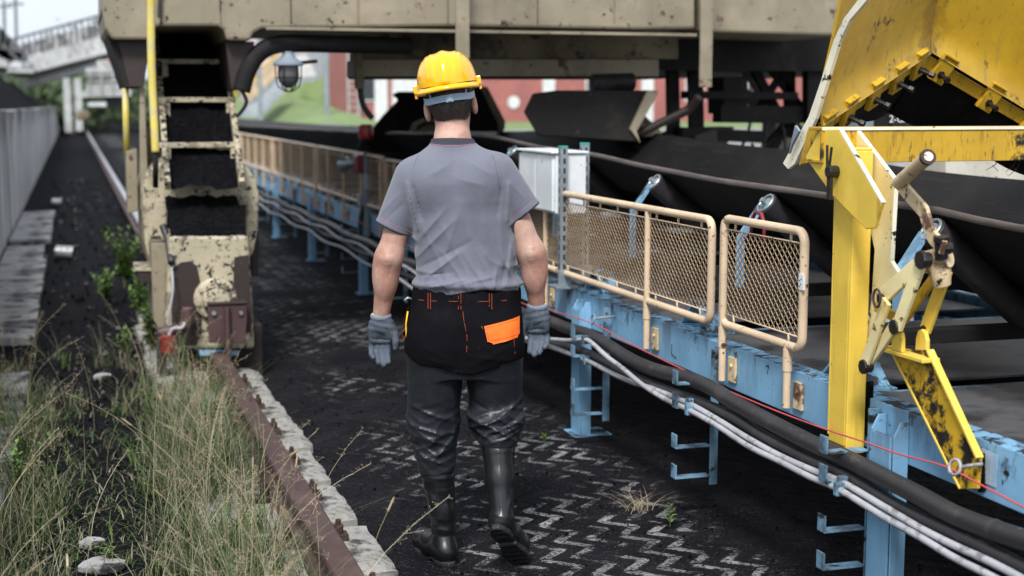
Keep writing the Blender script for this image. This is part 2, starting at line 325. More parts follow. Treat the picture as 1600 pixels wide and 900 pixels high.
# zigzag concrete pavers under a skin of coal dust
pm = bpy.data.materials.new('zigzag pavers'); pm.use_nodes = True; nt = pm.node_tree; N = nt.nodes; L = nt.links
b = N['Principled BSDF']; b.inputs['Specular IOR Level'].default_value = .07
def mth(op, a, c=None, d=None):
    x = N.new('ShaderNodeMath'); x.operation = op
    for i, q in enumerate((a, c, d)):
        if q is None: continue
        if isinstance(q, (int, float)): x.inputs[i].default_value = q
        else: L.new(q, x.inputs[i])
    return x.outputs[0]
def nse(s, d=6, st=(1,1,1)):
    mp = N.new('ShaderNodeMapping'); mp.inputs['Scale'].default_value = st; L.new(tc.outputs['Object'], mp.inputs[0])
    n = N.new('ShaderNodeTexNoise'); n.inputs['Scale'].default_value = s; n.inputs['Detail'].default_value = d; n.inputs['Roughness'].default_value = .62
    L.new(mp.outputs[0], n.inputs[0]); return n.outputs[0]
def mr(src, lo, hi, a=0., c=1.):
    r = N.new('ShaderNodeMapRange'); r.interpolation_type = 'SMOOTHSTEP'; L.new(src, r.inputs[0])
    for i, q in enumerate((lo, hi, a, c)): r.inputs[i+1].default_value = q
    return r.outputs[0]
tc = N.new('ShaderNodeTexCoord'); sp = N.new('ShaderNodeSeparateXYZ'); L.new(tc.outputs['Object'], sp.inputs[0])
wob = mth('MULTIPLY', mth('SUBTRACT', nse(9, 2), .5), .018)
PER = .205; AMP = .092
yw = mth('ADD', sp.outputs[1], wob)
tri = mth('ADD', mth('MULTIPLY', mth('PINGPONG', yw, PER/2), .5), mth('MULTIPLY', mth('SUBTRACT', 1.0, mth('COSINE', mth('MULTIPLY', yw, 2*pi/PER))), PER/8))
xz = mth('ADD', mth('ADD', sp.outputs[0], wob), mth('MULTIPLY', tri, AMP/(PER/2)))
u = mth('FRACT', mth('DIVIDE', xz, .128))
band = mth('MULTIPLY', mr(u, .0, .12), mr(u, .55, .40))
# joints between pavers, across the band
jy = mth('FRACT', mth('DIVIDE', mth('ADD', sp.outputs[1], mth('MULTIPLY', mth('FLOOR', mth('DIVIDE', xz, .128)), .1025)), PER))
joint = mth('MAXIMUM', mr(jy, .035, .07), 0.0)
cover = mr(nse(.85, 5), .38, .56)
cover2 = mr(nse(5.5, 5), .36, .60)
fleck = mr(nse(85, 3), .36, .56)
# the dust lies deepest towards the rail kerb and under the conveyor
edge = mth('MULTIPLY', mr(sp.outputs[0], 1.15, 1.62), mr(sp.outputs[0], 2.55, 2.15))
vis = mth('MULTIPLY', mth('MULTIPLY', mth('MULTIPLY', band, joint), mth('MULTIPLY', mth('MULTIPLY', cover, cover2), fleck)), mth('ADD', mth('MULTIPLY', edge, .93), .07))
grain = mth('SUBTRACT', mth('MULTIPLY', mth('ADD', nse(34, 6), nse(150, 3)), .5), .5)
vis = mr(mth('ADD', mth('MULTIPLY', vis, 1.0), mth('MULTIPLY', grain, mth('ADD', mth('MULTIPLY', mr(vis, 0.01, .2), 1.5), .0))), .06, .66)
mx = N.new('ShaderNodeMix'); mx.data_type = 'RGBA'; L.new(vis, mx.inputs[0])
d0 = N.new('ShaderNodeMix'); d0.data_type = 'RGBA'; L.new(mr(nse(3, 7), .4, .68), d0.inputs[0]); d0.inputs[6].default_value = (.0055, .0055, .0075, 1); d0.inputs[7].default_value = (.012, .0118, .0142, 1)
d1 = N.new('ShaderNodeMix'); d1.data_type = 'RGBA'; L.new(mr(nse(120, 2), .62, .70), d1.inputs[0]); L.new(d0.outputs[2], d1.inputs[6]); d1.inputs[7].default_value = (.085, .083, .085, 1)
L.new(d1.outputs[2], mx.inputs[6]); pc = N.new('ShaderNodeMix'); pc.data_type = 'RGBA'; L.new(mr(nse(13, 6), .35, .65), pc.inputs[0]); pc.inputs[6].default_value = (.13, .128, .13, 1); pc.inputs[7].default_value = (.26, .255, .25, 1); wn = N.new('ShaderNodeTexWhiteNoise'); wn.noise_dimensions = '2D'; cb = N.new('ShaderNodeCombineXYZ')
L.new(mth('FLOOR', mth('DIVIDE', xz, .128)), cb.inputs[0]); L.new(mth('FLOOR', mth('DIVIDE', mth('ADD', sp.outputs[1], mth('MULTIPLY', mth('FLOOR', mth('DIVIDE', xz, .128)), .1025)), PER)), cb.inputs[1]); L.new(cb.outputs[0], wn.inputs['Vector'])
hv = N.new('ShaderNodeHueSaturation'); L.new(mth('ADD', mth('MULTIPLY', wn.outputs['Value'], .70), .62), hv.inputs['Value']); L.new(pc.outputs[2], hv.inputs['Color']); L.new(hv.outputs[0], mx.inputs[7])
L.new(mx.outputs[2], b.inputs['Base Color']); b.inputs['Roughness'].default_value = .85
bp = N.new('ShaderNodeBump'); bp.inputs['Distance'].default_value = .012; bp.inputs['Strength'].default_value = .6; L.new(mth('ADD', mth('MULTIPLY', mth('MULTIPLY', band, joint), .7), mth('MULTIPLY', nse(50, 5), .7)), bp.inputs['Height'])
bp2 = N.new('ShaderNodeBump'); bp2.inputs['Distance'].default_value = .05; bp2.inputs['Strength'].default_value = .5; L.new(nse(4, 4), bp2.inputs['Height']); L.new(bp.outputs[0], bp2.inputs['Normal'])
L.new(bp2.outputs[0], b.inputs['Normal'])
rows = [[(x, y, .006+.006*nz(x, y, 1, 2.2)) for x in (1.02, 1.3, 1.6, 1.9, 2.2, 2.5, 3, 4.2, 5.6)] for y in [-2+.4*i for i in range(75)] + [32, 40, 60, 90]]
tag(MB().grid(rows).build('pavement', pm, smooth=True), kind='structure')

# crumbs of coal lying on the pavement and the ground
mb = MB(); r2 = random.Random(3)
for i in range(2600):
    y = r2.uniform(3.6, 12)**1.0; x = r2.uniform(1.05, 2.9) if r2.random() < .75 else r2.uniform(-.3, .4); s = r2.choice((.003, .004, .005, .008))*r2.uniform(.6, 1.3)
    c = Vector((x, y, .008+s*.3)); q = Matrix.Rotation(r2.uniform(0, 6.28), 3, 'Z')
    vs = [c + q @ Vector((a*s*r2.uniform(.6, 1.3), bb*s*r2.uniform(.6, 1.3), cc*s*r2.uniform(.5, 1))) for a, bb, cc in ((1,0,0),(-1,0,0),(0,1,0),(0,-1,0),(0,0,1),(0,0,-1))]
    mb.add(vs, [(0,2,4),(2,1,4),(1,3,4),(3,0,4),(2,0,5),(1,2,5),(3,1,5),(0,3,5)])
for i in range(3400):
    y = r2.uniform(3.6, 9) if r2.random() < .4 else r2.uniform(8, 34); x = r2.uniform(-.5, .80); s = r2.choice((.003, .004, .006, .009, .014))*r2.uniform(.6, 1.4)*(1 if y < 9 else 1.6)
    c = Vector((x, y, .0+s*.3)); q = Matrix.Rotation(r2.uniform(0, 6.28), 3, 'Z')
    vs = [c + q @ Vector((a*s*r2.uniform(.6, 1.3), bb*s*r2.uniform(.6, 1.3), cc*s*r2.uniform(.5, 1))) for a, bb, cc in ((1,0,0),(-1,0,0),(0,1,0),(0,-1,0),(0,0,1),(0,0,-1))]
    mb.add(vs, [(0,2,4),(2,1,4),(1,3,4),(3,0,4),(2,0,5),(1,2,5),(3,1,5),(0,3,5)], 1 if r2.random() < .18 else 0)
tag(mb.build('coal_crumbs', [MAT['coal'], M('grey grit', (.075, .073, .075), .9, island=[(.03, .03, .032), (.06, .058, .058), (.16, .155, .15)])]), 'small black coal crumbs and grey grit scattered over the lane', 'coal', kind='stuff')

# ------------------------------------------------------------------ crane rail and its sleepers
RX = round(onZ(536, 900, .175).x, 3) + .022
rt = thing('crane_rail', (RX, 5, 0), 'long rust brown crane rail in the weeds running under the gantry wheel', 'rail')
def railpart(y0, y1):
    prof = [(-.075, .055), (-.075, .067), (-.02, .08), (-.016, .115), (-.048, .135), (-.050, .168), (-.042, .178), (.042, .178), (.050, .168), (.048, .135), (.016, .115), (.02, .08), (.075, .067), (.075, .055)]
    return MB().prism([(RX+a, y0, h) for a, h in prof], (0, y1-y0, 0))
railpart(-1, 160).build('rail_bar', MAT['rail'], rt, bevel=.004)
MB().box((RX-.040, 10.6, .1782), (RX+.040, 160, .1812)).build('running_surface', M('polished running surface', (.42, .42, .44), .45, .6), rt)
for y in [3.9 + .61*i for i in range(24)]:
    for sx in (-1, 1):
        if sx == 1 or rnd.random() < .8:
            mb = MB(); c = Vector((RX+sx*.098, y+rnd.uniform(-.02, .02), .07))
            mb.box(c-Vector((.04, .03, .015)), c+Vector((.035, .03, .012)))
            a = rnd.uniform(0, 1); hexp = [c+Vector((.021*cos(a+k*pi/3), .021*sin(a+k*pi/3), .012)) for k in range(6)]
            mb.prism(hexp, (0, 0, .032)); mb.cyl(c+Vector((0, 0, .04)), c+Vector((0, 0, .065)), .011, 8)
            mb.build('rail_clip', MAT['bolt'], rt, bevel=.003)
names = ['chipped grey concrete sleeper under the crane rail', 'concrete sleeper', 'cracked sleeper']
y = 3.55; k = 0; ords = ['first', 'second', 'third', 'fourth', 'fifth', 'sixth', 'seventh', 'eighth', 'ninth', 'tenth', 'eleventh', 'twelfth', 'thirteenth', 'fourteenth', 'fifteenth', 'sixteenth', 'seventeenth', 'eighteenth', 'nineteenth', 'twentieth']
r3 = random.Random(12)
while y < 11.2:
    ln = r3.uniform(.50, .60); x0 = .42+r3.uniform(-.03, .04); x1 = 1.04+r3.uniform(-.015, .02); nx, ny = 12, 12
    top = []
    for j in range(ny+1):
        row = []
        for i in range(nx+1):
            u, v = i/nx, j/ny; ex = min(u, 1-u, v, 1-v)
            x = x0+(x1-x0)*u + .012*nz(v*3+k*7, i*.1, 2, 1.6)*(1 if u in (0, 1) else .3); yy = y+ln*v + .012*nz(u*3+k*5, j*.1, 8, 1.6)*(1 if v in (0, 1) else .3)
            z = .055+.010*nz(x, yy, k, 6) + .006*nz(x, yy, k, 20) - (.022 if ex == 0 else 0)
            row.append((x, yy, z))
        top.append(row)
    mb = MB().grid(top); rim = [top[0][i] for i in range(nx+1)] + [top[j][nx] for j in range(1, ny+1)] + [top[ny][i] for i in range(nx-1, -1, -1)] + [top[j][0] for j in range(ny-1, 0, -1)]
    n = len(rim); mb.add(rim + [(p[0], p[1], -.05) for p in rim], [((i+1) % n, i, n+i, n+(i+1) % n) for i in range(n)])
    tag(mb.build('concrete_sleeper', MAT['concrete'], origin=((x0+x1)/2, y+ln/2, 0), smooth=50),
        f'{ords[k]} chipped concrete sleeper under the brown crane rail, counted from the bottom edge', 'sleeper', 'concrete sleepers under the crane rail')
    y += ln + r3.uniform(.05, .13); k += 1

# ------------------------------------------------------------------ retaining wall, slabs, coal heap on the left
mb = MB(); pts = []
for i in range(60):
    y0 = 4+i*1.5*(1+.02*i)
    pts.append((y0, 1.60+.05*nz(0, y0, 5, .6)))
fr = [[(-.82+.012*nz(y, j, 3), y, h*j/4) for j in range(5)] for (y, h) in pts]
mb.grid(fr); mb.grid([[(-.82+.012*nz(y, 4, 3), y, h), (-1.08, y, h)] for (y, h) in pts]); mb.grid([[(-1.08, y, h), (-1.08, y, 0)] for (y, h) in pts])
tag(mb.build('concrete_wall', MAT['wallc'], origin=(-.95, 20, 0), smooth=40), 'long grey streaked concrete retaining wall holding back the coal heap', 'wall')
mb = MB(); rows = []
for i in range(50):
    yy = 11+i*2.2
    row = []
    for j in range(16):
        x = -1.0-j*.9
        h = 1.52 + 1.0*min(1, j/1.1)*max(0, 1-max(0, (yy-45))/70) + .22*nz(x, yy, 4, .25) + .10*nz(x, yy, 1, .9)
        if j == 0: h = 1.38 + .22*max(0, nz(0, yy, 7, .35))
        row.append((x, yy, max(h, 1.2)))
    rows.append(row)
mb.grid(rows, flip=True)
tag(mb.build('coal_heap', MAT['coal'], origin=(-5, 40, 0), smooth=True), 'big black coal heap piled behind the grey concrete wall', 'coal heap')
y = 8.2; k = 0; r4 = random.Random(5)
sl_y = [(6.0, 7.5), (7.7, 9.2), (10.6, 12.3), (12.35, 14.1), (14.15, 15.9), (15.95, 17.6), (18.2, 20.4), (20.6, 23.2)]
for (a, c) in sl_y:
    xr = -.33+r4.uniform(-.03, .02); z = .045+r4.uniform(-.01, .015); tl = r4.uniform(-.015, .015)
    n = 5; mb = MB()
    lo = [(-.82+.03, a), (xr, a+r4.uniform(-.03, .03)), (xr+r4.uniform(-.02, .02), c), (-.82+.03, c)]
    mb.prism([(p[0], p[1], z-.1 + (tl if i in (1, 2) else 0)) for i, p in enumerate(lo)], (0, 0, .1))
    tag(mb.build('paving_slab', MAT['slab'], origin=(-.55, (a+c)/2, 0), bevel=.012), f'{ords[k]} flat grey concrete slab along the wall foot, counted from the bottom of the photo', 'slab', 'concrete slabs along the wall')
    k += 1
# ================================================================== belt conveyor
CX0, CX1 = 2.47, 4.40        # outer faces of the side beams
YA, YB = 1.6, 48.0
ct = thing('belt_conveyor', (3.44, 5, 0), 'long belt conveyor with black trough belt on light blue steel frame', 'conveyor')
def channel(x, sgn):
    mb = MB(); t = .012
    mb.box((x-t/2, YA, .560), (x+t/2, YB, .714))
    for z in (.560, .714): mb.box((min(x-sgn*.0061, x+sgn*.075), YA, z-.0061), (max(x-sgn*.0061, x+sgn*.075), YB, z+.0061))
    return mb
channel(CX0, 1).build('side_beam', MAT['blue'], ct, bevel=.002)
channel(CX1, -1).build('side_beam', MAT['blue'], ct, bevel=.002)
# legs: I sections with a welded gusset pair on the beam face
LEGY = [3.86 + 2.86*i for i in range(-1, 14)]
def leg_mesh(x, y, sgn):
    mb = MB()
    a, c = x-sgn*.066, x-sgn*.0085; lo, hi = min(a, c), max(a, c)
    mb.box((a-.004, y-.06, 0), (a+.004, y+.06, .645))
    for s in (-1, 1):
        f0 = y+s*.0605; P = [(lo+.0045, f0, .0), (hi, f0, .0), (hi, f0, .69), ((lo+hi)/2, f0, .69), (lo+.0045, f0, .645)] if sgn > 0 else [(lo, f0, .0), (hi-.0045, f0, .0), (hi-.0045, f0, .645), ((lo+hi)/2, f0, .69), (lo, f0, .69)]
        mb.prism(P, (0, s*.008, 0))
    mb.box((x-.1, y-.09, .0), (x+.1, y+.09, .010))
    return mb
for i, y in enumerate(LEGY):
    leg_mesh(CX0, y, 1).build('leg', MAT['blue'], ct, bevel=.002)
    leg_mesh(CX1, y, -1).build('leg', MAT['blue'], ct, bevel=.002)
# cross members and return deck
for y in [2.9+1.43*i for i in range(22)]:
    MB().box((CX0+.08, y-.05, .58), (CX1-.08, y+.05, .66)).build('cross_member', MAT['blue_dirty'], ct, bevel=.002)
for (a, c) in ((2.0, 3.0), (3.1, 4.3), (4.45, 5.7), (6.0, 9.0)):
    MB().box((CX0+.15, a, .664), (CX1-.1, c, .672)).build('deck_plate', M('grey deck plate', (.10, .10, .105), .5, layers=[dict(s=3, lo=.45, hi=.65, c=(.03, .03, .032))]), ct)
def belt_z(y):                       # edge height along the run
    k = [(-5, 1.28), (3.8, 1.295), (4.4, 1.325), (5.84, 1.335), (8.16, 1.41), (10.1, 1.465), (14.7, 1.41), (25, 1.335), (60, 1.33)]
    for (a, za), (c, zc) in zip(k, k[1:]):
        if y <= c: t = (y-a)/(c-a); t = t*t*(3-2*t) if c-a < 9 else t; return za+(zc-za)*t
    return k[-1][1]
# little A shaped idler feet on the beam
IDY = [3.05 + 1.235*i for i in range(24)]
for y in IDY:
    for (x, sg) in ((CX0+.09, 1), (CX1-.09, -1)):
        mb = MB()
        for s in (-1, 1): mb.bar((x, y+s*.14, .728), (x, y+s*.012, .84), .10, .008, (0, s, 1))
        mb.box((x-.06, y-.17, .721), (x+.06, y+.17, .729))
        ft = mb.build('idler_foot', MAT['blue'], ct)
    mb = MB()
    mb.bar((CX0+.09, y, .87), (CX1-.09, y, .87), .07, .05)
    mb.build('idler_beam', MAT['black_steel'], ct, bevel=.003)
    for (x, sg) in ((CX0+.27, 1), (6.99-CX0-.27, -1)):
        ze = belt_z(y)
        if y > 9.3: continue
        br = MB(); br.bar((x-sg*.02, y, .85), (x-sg*.02, y, ze-.22), .06, .010, (sg, 0, .1)); br.bar((x-sg*.02, y, ze-.225), (x+sg*.075, y, ze-.09), .06, .010, (sg, 0, -.6))
        bo = br.build('idler_bracket', MAT['blue'], ct)
        a = Vector((x+sg*.088, y-.02, ze-.080)); c = Vector((x+sg*.49, y-.02, ze-.405))
        d = (c-a).normalized()
        ro = MB(); ro.tube([a, a+d*.002, a+d*.4, c], [.053, .055, .055, .053], 20); ro.build('idler_roller', MAT['hose'], bo, smooth=40)
        ri = MB(); ri.tube([a-d*.004+Vector((0,.043*cos(t),0))+d.cross(Vector((0,1,0)))*.043*sin(t) for t in [2*pi*k/20 for k in range(20)]], .006, 6, closed=True); ri.cyl(a-d*.03, a+d*.01, .012, 10); ri.cyl(a-d*.003, a+d*.001, .030, 14)
        ri.build('roller_rim', MAT['galv'], bo, smooth=40)
    MB().cyl((CX0+.79, y+.05, belt_z(y)-.43), (CX1-.79, y+.05, belt_z(y)-.43), .055, 18).build('idler_roller', MAT['hose'], ct, smooth=40)

# the belt: troughed sheet with a thick edge coloured as a highlight
XE0, XE1 = 2.85, 4.14
def belt_rows(dz, T=18):
    rows = []
    for y in [1.4+.22*i for i in range(90)] + [22+1.5*i for i in range(20)]:
        ze = belt_z(y) + .005*nz(0, y, 4, .8); row = []
        for j in range(T+1):
            u = -1+2*j/T; au = abs(u)
            prof = 0 if au < .34 else ((au-.34)/.66)**1.08
            row.append((3.495+u*.645 + .006*nz(j, y, 2, 1.2), y, (ze-.345)+.345*prof - dz + .006*nz(j*.4, y, 7, 1.5)))
        rows.append(row)
    return rows
top = belt_rows(0); bot = belt_rows(.024)
mb = MB(); mb.grid(top); mb.grid(bot, flip=True)
belt = mb.build('belt', MAT['rubber'], ct, smooth=True)
ed = MB()
for s in (0, -1):
    a = [r[s] for r in top]; c = [r[s] for r in bot]; o = -.004 if s == 0 else .004
    ring = [[(p[0], p[1], p[2]+.001), (p[0]+o, p[1], p[2]-.002), (q[0]+o, q[1], q[2]+.003), (q[0], q[1], q[2]-.001)] for p, q in zip(a, c)]
    ed.grid(ring, flip=(s == -1))
ed.build('belt_edge', MAT['belt_edge'], belt, smooth=True)
# return belt hanging under the frame
rows = [[(x, y, .50-.03*nz(0, y, 3, .3)) for x in (2.75, 3.2, 3.7, 4.15)] for y in [1.5+2*i for i in range(22)]]
mb = MB(); mb.grid(rows); mb.grid([[(p[0], p[1], p[2]-.015) for p in r] for r in rows], flip=True)
mb.build('return_belt', MAT['rubber'], ct)
# coal riding on the belt
rows = []
for y in [1.6+.15*i for i in range(150)]:
    row = []; ze = belt_z(y)
    for j in range(15):
        u = -1+2*j/14; wdt = .40+.05*nz(1, y, 3, .8)
        h = (ze-.345) + .11*max(0, 1-abs(u)**2)*(.85+.5*nz(u, y, 4, 1.6)) + .075*(abs(u)**3) + .02*nz(u*2, y, 9, 5)
        row.append((3.495+u*wdt, y, h))
    rows.append(row)
tag(MB().grid(rows).build('coal_layer', MAT['coal'], smooth=True), 'thin bed of black coal riding in the conveyor belt trough', 'coal', kind='stuff')

# cable hanger bars bolted to the outer beam face
HX = CX0-.03
HANG = [(onX(1360, 640, HX).y, .06), (onX(1115, 545, HX).y, .0), (onX(946, 480, HX).y, .0)] + [(y, 0) for y in (9.2, 10.8, 12.6, 14.4, 16.6, 19, 22)]
HOOKZ = (.56, .465, .30, .175)
for (y, _) in HANG:
    mb = MB(); mb.box((HX-.018, y-.022, .14), (HX+.0165, y-.016, .70)); mb.box((HX+.0165, y-.022, .58), (HX+.0225, y+.022, .70))
    bar = mb.build('cable_hanger', MAT['blue_dirty'], ct, bevel=.001)
    for z in HOOKZ:
        h = MB(); h.box((HX-.165, y-.028, z), (HX-.018, y+.020, z+.006)); h.box((HX-.171, y-.028, z), (HX-.165, y+.020, z+.058))
        h.build('hook', MAT['blue_dirty'], bar, bevel=.001)
# dark drips burnt into the paint are part of the paint; a hand painted mark on the beam
mk = MB(); c = onX(1050, 546, CX0-.0075)
for (a, d) in (((.000, .055), (.003, .012)), ((.003, .012), (-.03, .004)), ((-.03, .004), (-.048, .004))):
    p = c+Vector((-.0015, a[0], a[1]-.03)); q = c+Vector((-.0015, d[0], d[1]-.03)); mk.bar(p, q, .004, .0014, (1, 0, 0))
mk.build('painted_mark', MAT['chalk'], ct)

# ------------------------------------------------------------------ hose, conduits, pull cord
def spline(pts, n=8):
    pts = [Vector(p) for p in pts]; out = []
    for i in range(len(pts)-1):
        p0 = pts[max(i-1, 0)]; p1 = pts[i]; p2 = pts[i+1]; p3 = pts[min(i+2, len(pts)-1)]
        for k in range(n):
            t = k/n; out.append(.5*((2*p1)+(p2-p0)*t+(2*p0-5*p1+4*p2-p3)*t*t+(3*p1-p0-3*p2+p3)*t**3))
    out.append(pts[-1]); return out
def run(name, pix, xs_, r, mat, label, cat, far=None, near=None, n=10, smooth=True):
    pts = [onX(px, py, x) for (px, py), x in zip(pix, xs_ if isinstance(xs_, list) else [xs_]*len(pix))]
    if far: pts = pts + [Vector(p) for p in far]
    if near: pts = [Vector(p) for p in near] + pts
    mb = MB(); mb.tube(spline(pts), r, n)
    return tag(mb.build(name, mat, origin=tuple(pts[0]), smooth=smooth), label, cat)
def swag(y0, y1, z, x, dip=.05, step=1.7, lo=0):
    out = []; y = y0; i = 0
    while y < y1: out.append((x+.01*nz(y, 1), y, z - (dip if i % 2 else 0))); y += step/2; i += 1
    return out
run('thick_hose', [(1660, 862), (1600, 844), (1543, 825), (1490, 804), (1437, 775), (1383, 747), (1316, 713), (1267, 692), (1193, 654), (1148, 629), (1107, 604), (1070, 590), (1033, 581), (1002, 570), (972, 554), (948, 538), (918, 522), (887, 513), (855, 500), (820, 490)], HX-.085, .030, MAT['hose'],
    'thick black rubber hose slung along the blue conveyor beam', 'hose', far=swag(7.9, 26, .53, HX-.09, .022, 1.9), n=14)
run('corrugated_hose', [(1660, 915), (1600, 887), (1503, 839), (1437, 809), (1383, 780), (1328, 746), (1267, 720), (1193, 682), (1148, 653), (1094, 629), (1046, 612), (997, 592), (936, 560), (887, 541), (840, 530)], HX-.085, .0225, MAT['hose'],
    'thinner dark hose running under the thick black hose', 'hose', far=swag(7.9, 24, .43, HX-.08, .03, 1.75), n=12)
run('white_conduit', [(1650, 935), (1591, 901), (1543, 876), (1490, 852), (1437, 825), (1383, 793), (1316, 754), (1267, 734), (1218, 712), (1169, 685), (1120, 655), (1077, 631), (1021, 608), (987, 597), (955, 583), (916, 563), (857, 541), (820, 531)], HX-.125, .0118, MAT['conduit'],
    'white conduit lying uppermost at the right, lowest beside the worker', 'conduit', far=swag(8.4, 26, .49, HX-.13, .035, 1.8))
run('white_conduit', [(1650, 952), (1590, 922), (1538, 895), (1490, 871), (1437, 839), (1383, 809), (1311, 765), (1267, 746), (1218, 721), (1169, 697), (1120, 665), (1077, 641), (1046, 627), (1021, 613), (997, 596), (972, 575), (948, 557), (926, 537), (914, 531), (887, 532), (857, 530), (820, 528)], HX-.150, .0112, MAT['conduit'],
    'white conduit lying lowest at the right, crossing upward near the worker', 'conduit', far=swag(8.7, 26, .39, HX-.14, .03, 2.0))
run('pull_cord', [(1660, 826), (1600, 793), (1543, 763), (1477, 729), (1410, 711), (1352, 691), (1291, 671), (1218, 644), (1148, 615), (1094, 590), (1033, 561), (972, 531), (928, 506), (855, 483), (800, 466)], CX0-.105, .0028, MAT['wire'],
    'thin red pull cord strung along the blue conveyor beam', 'cord', far=[(CX0-.105, 12, .66), (CX0-.105, 18, .66)], n=6)
cd_ = [o for o in COL.objects if o.name.startswith('white_conduit')]
for (px, py, x_, k) in ((1316, 754, HX-.125, 0), (1077, 631, HX-.125, 0), (916, 563, HX-.125, 0), (1311, 765, HX-.15, 1), (1077, 641, HX-.15, 1), (914, 531, HX-.15, 1)):
    c = onX(px, py, x_); mb = MB(); mb.box(c-Vector((.016, .012, .020)), c+Vector((.0165, .012, .022))); mb.build('pipe_clip', MAT['blue_dirty'], cd_[k], bevel=.004)
hose_ = bpy.data.objects['thick_hose']
for (px, py) in ((1555, 829), (1290, 702), (1090, 597)):
    c = onX(px, py, HX-.085); q = onX(px+12, py+6, HX-.085); d = (q-c).normalized(); mb = MB(); mb.tube([c-d*.010, c+d*.010], .0312, 16)
    mb.build('tape_band', M('grey tape', (.03, .029, .031), .6), hose_, smooth=40)
for (px, py, lab) in ((1492, 730, 'pale ring eyebolt holding the red cord by the yellow foot'), (926, 499, 'dark ring eyebolt holding the red cord near the cabinet')):
    c = onX(px, py, CX0-.105); mb = MB()
    mb.tube([c+Vector((.006*sin(t), .026*cos(t), .021*sin(t))) for t in [2*pi*k/20 for k in range(20)]], .005, 8, closed=True)
    mb.tube([c+Vector((.004, -.025, .006)), c+Vector((.03, -.035, .012)), ((CX0-.046) if px > 1000 else (CX0-.008), c.y-.045, c.z+.016)], .0055, 8)
    tag(mb.build('eyebolt', MAT['conduit'] if px > 1000 else MAT['grey_blue'], origin=tuple(c), smooth=True), lab, 'eyebolt', 'eyebolts for the pull cord')

# ------------------------------------------------------------------ guard panels of expanded metal
def ex_mesh(mb, x, y0, y1, z0, z1, k=1.0):
    pw, ph, wd, th = .0195*k, .0165*k, (.0026 if k < 1.3 else .0052)*k, .0032
    ns = max(2, int(round((z1-z0)/ph))); ph = (z1-z0)/ns; nc = max(2, int(round((y1-y0)/pw))); pw = (y1-y0)/nc
    for s in range(ns):
        zc = z0+ph*(s+.5); sg = 1 if s % 2 else -1
        pt = [(y0+pw*j, zc + sg*(1 if j % 2 else -1)*ph/2) for j in range(nc+1)]
        for (a, za), (c, zc2) in zip(pt, pt[1:]):
            vs = []
            for (yy, zz, e) in ((a, za, -th/2 if zc2 > za else th/2), (c, zc2, th/2 if zc2 > za else -th/2)):
                vs += [(x-th/2+e*.4, yy, zz-wd/2), (x+th/2+e*.4, yy, zz-wd/2), (x+th/2+e*.4, yy, zz+wd/2), (x-th/2+e*.4, yy, zz+wd/2)]
            mb.add(vs, [(0,4,5,1),(1,5,6,2),(2,6,7,3),(3,7,4,0)])
def guard(y0, y1, zb, zt, x, label, posts, k=1.0, r=.0165, brackets=True, both=True, frame=True):
    t = thing('guard_panel', (x, (y0+y1)/2, .6), label, 'guard panel', 'expanded metal guard panels along the conveyor')
    cr = .045; loop = []
    for (yy, zz, a0) in ((y0+cr, zb+cr, pi), (y0+cr, zt-cr, pi/2), (y1-cr, zt-cr, 0), (y1-cr, zb+cr, -pi/2)):
        for q in range(6):
            a = a0 - (q/5)*pi/2 if False else a0 + {pi: 1, pi/2: 1, 0: 1, -pi/2: 1}[a0]*0
            loop.append((yy, zz, a0, q))
    pts = []
    corners = [((y0+cr, zb+cr), 1.5*pi, pi), ((y0+cr, zt-cr), pi, .5*pi), ((y1-cr, zt-cr), .5*pi, 0), ((y1-cr, zb+cr), 0, -.5*pi)]
    for (cc, a0, a1) in corners:
        for q in range(7):
            a = a0+(a1-a0)*q/6; pts.append((x, cc[0]+cr*cos(a), cc[1]+cr*sin(a)))
    MB().tube(pts, r, 12, closed=True).build('frame', MAT['tan'], t, smooth=True)
    m = MB(); ex_mesh(m, x+.002, y0+.032, y1-.032, zb+.042, zt-.042, k); m.build('mesh_infill', MAT['tan_mesh'], t)
    # hooks that carry the mesh rods
    n = max(2, int((y1-y0)/.22))
    for (zz, dz) in ((zt-.042, .034), (zb+.042, -.034)):
        m = MB(); m.tube([(x, y0+.02, zz), (x, y1-.02, zz)], .003, 6)
        for i in range(n):
            yy = y0+.1+(y1-y0-.2)*i/(n-1); m.cyl((x, yy, zz-dz*.1), (x, yy, zz+dz), .005, 6)
        m.build('mesh_rod', MAT['tan'], t, smooth=True)
    for (yy, short) in posts:
        p = MB(); p.cyl((x-.004, yy, .585), (x-.004, yy, zt-.012 if not short else zb+.01), .0145, 12); p.cyl((x-.004, yy, .72), (x-.004, yy, .80), .0175, 12)
        po = p.build('post', MAT['tan'], t, smooth=40)
        if brackets:
            q = MB(); q.box((CX0-.018, yy-.075, .585), (CX0-.0072, yy-.012, .685)); q.cyl((CX0-.026, yy-.045, .65), (CX0-.018, yy-.045, .65), .01, 6)
            q.build('bracket', MAT['metal_grip'], po, bevel=.002)
    return t
GX = CX0+.012-.045
def gy(px): return onX(px, 400, GX).y
zT = onX(1128, 340, GX).z; zB = onX(1128, 505, GX).z
gp = guard(gy(1257), gy(1131), zB, zT, GX, 'small square tan mesh guard panel between the yellow post and the long guard', [(gy(1133), False), (gy(1236), True)])
st = MB(); c = onX(1253, 442, GX-.017); st.box(c+Vector((-.0015, -.012, -.025)), c+Vector((.006, .022, .03))); sk = st.build('sticker', MAT['sticker'], gp)
st = MB()
for (dy, dz) in ((.000, .012), (.012, .006), (.003, -.006), (.01, -.014)): st.box(c+Vector((-.0024, dy, dz-.002)), c+Vector((-.0016, dy+.006, dz+.003)))
st.build('lettering', MAT['ink'], sk)
guard(gy(1112), 7.98, .80, 1.215, GX, 'long tan mesh guard panel beside the worker, next to the white cabinet', [(gy(1013), False), (7.3, False)])
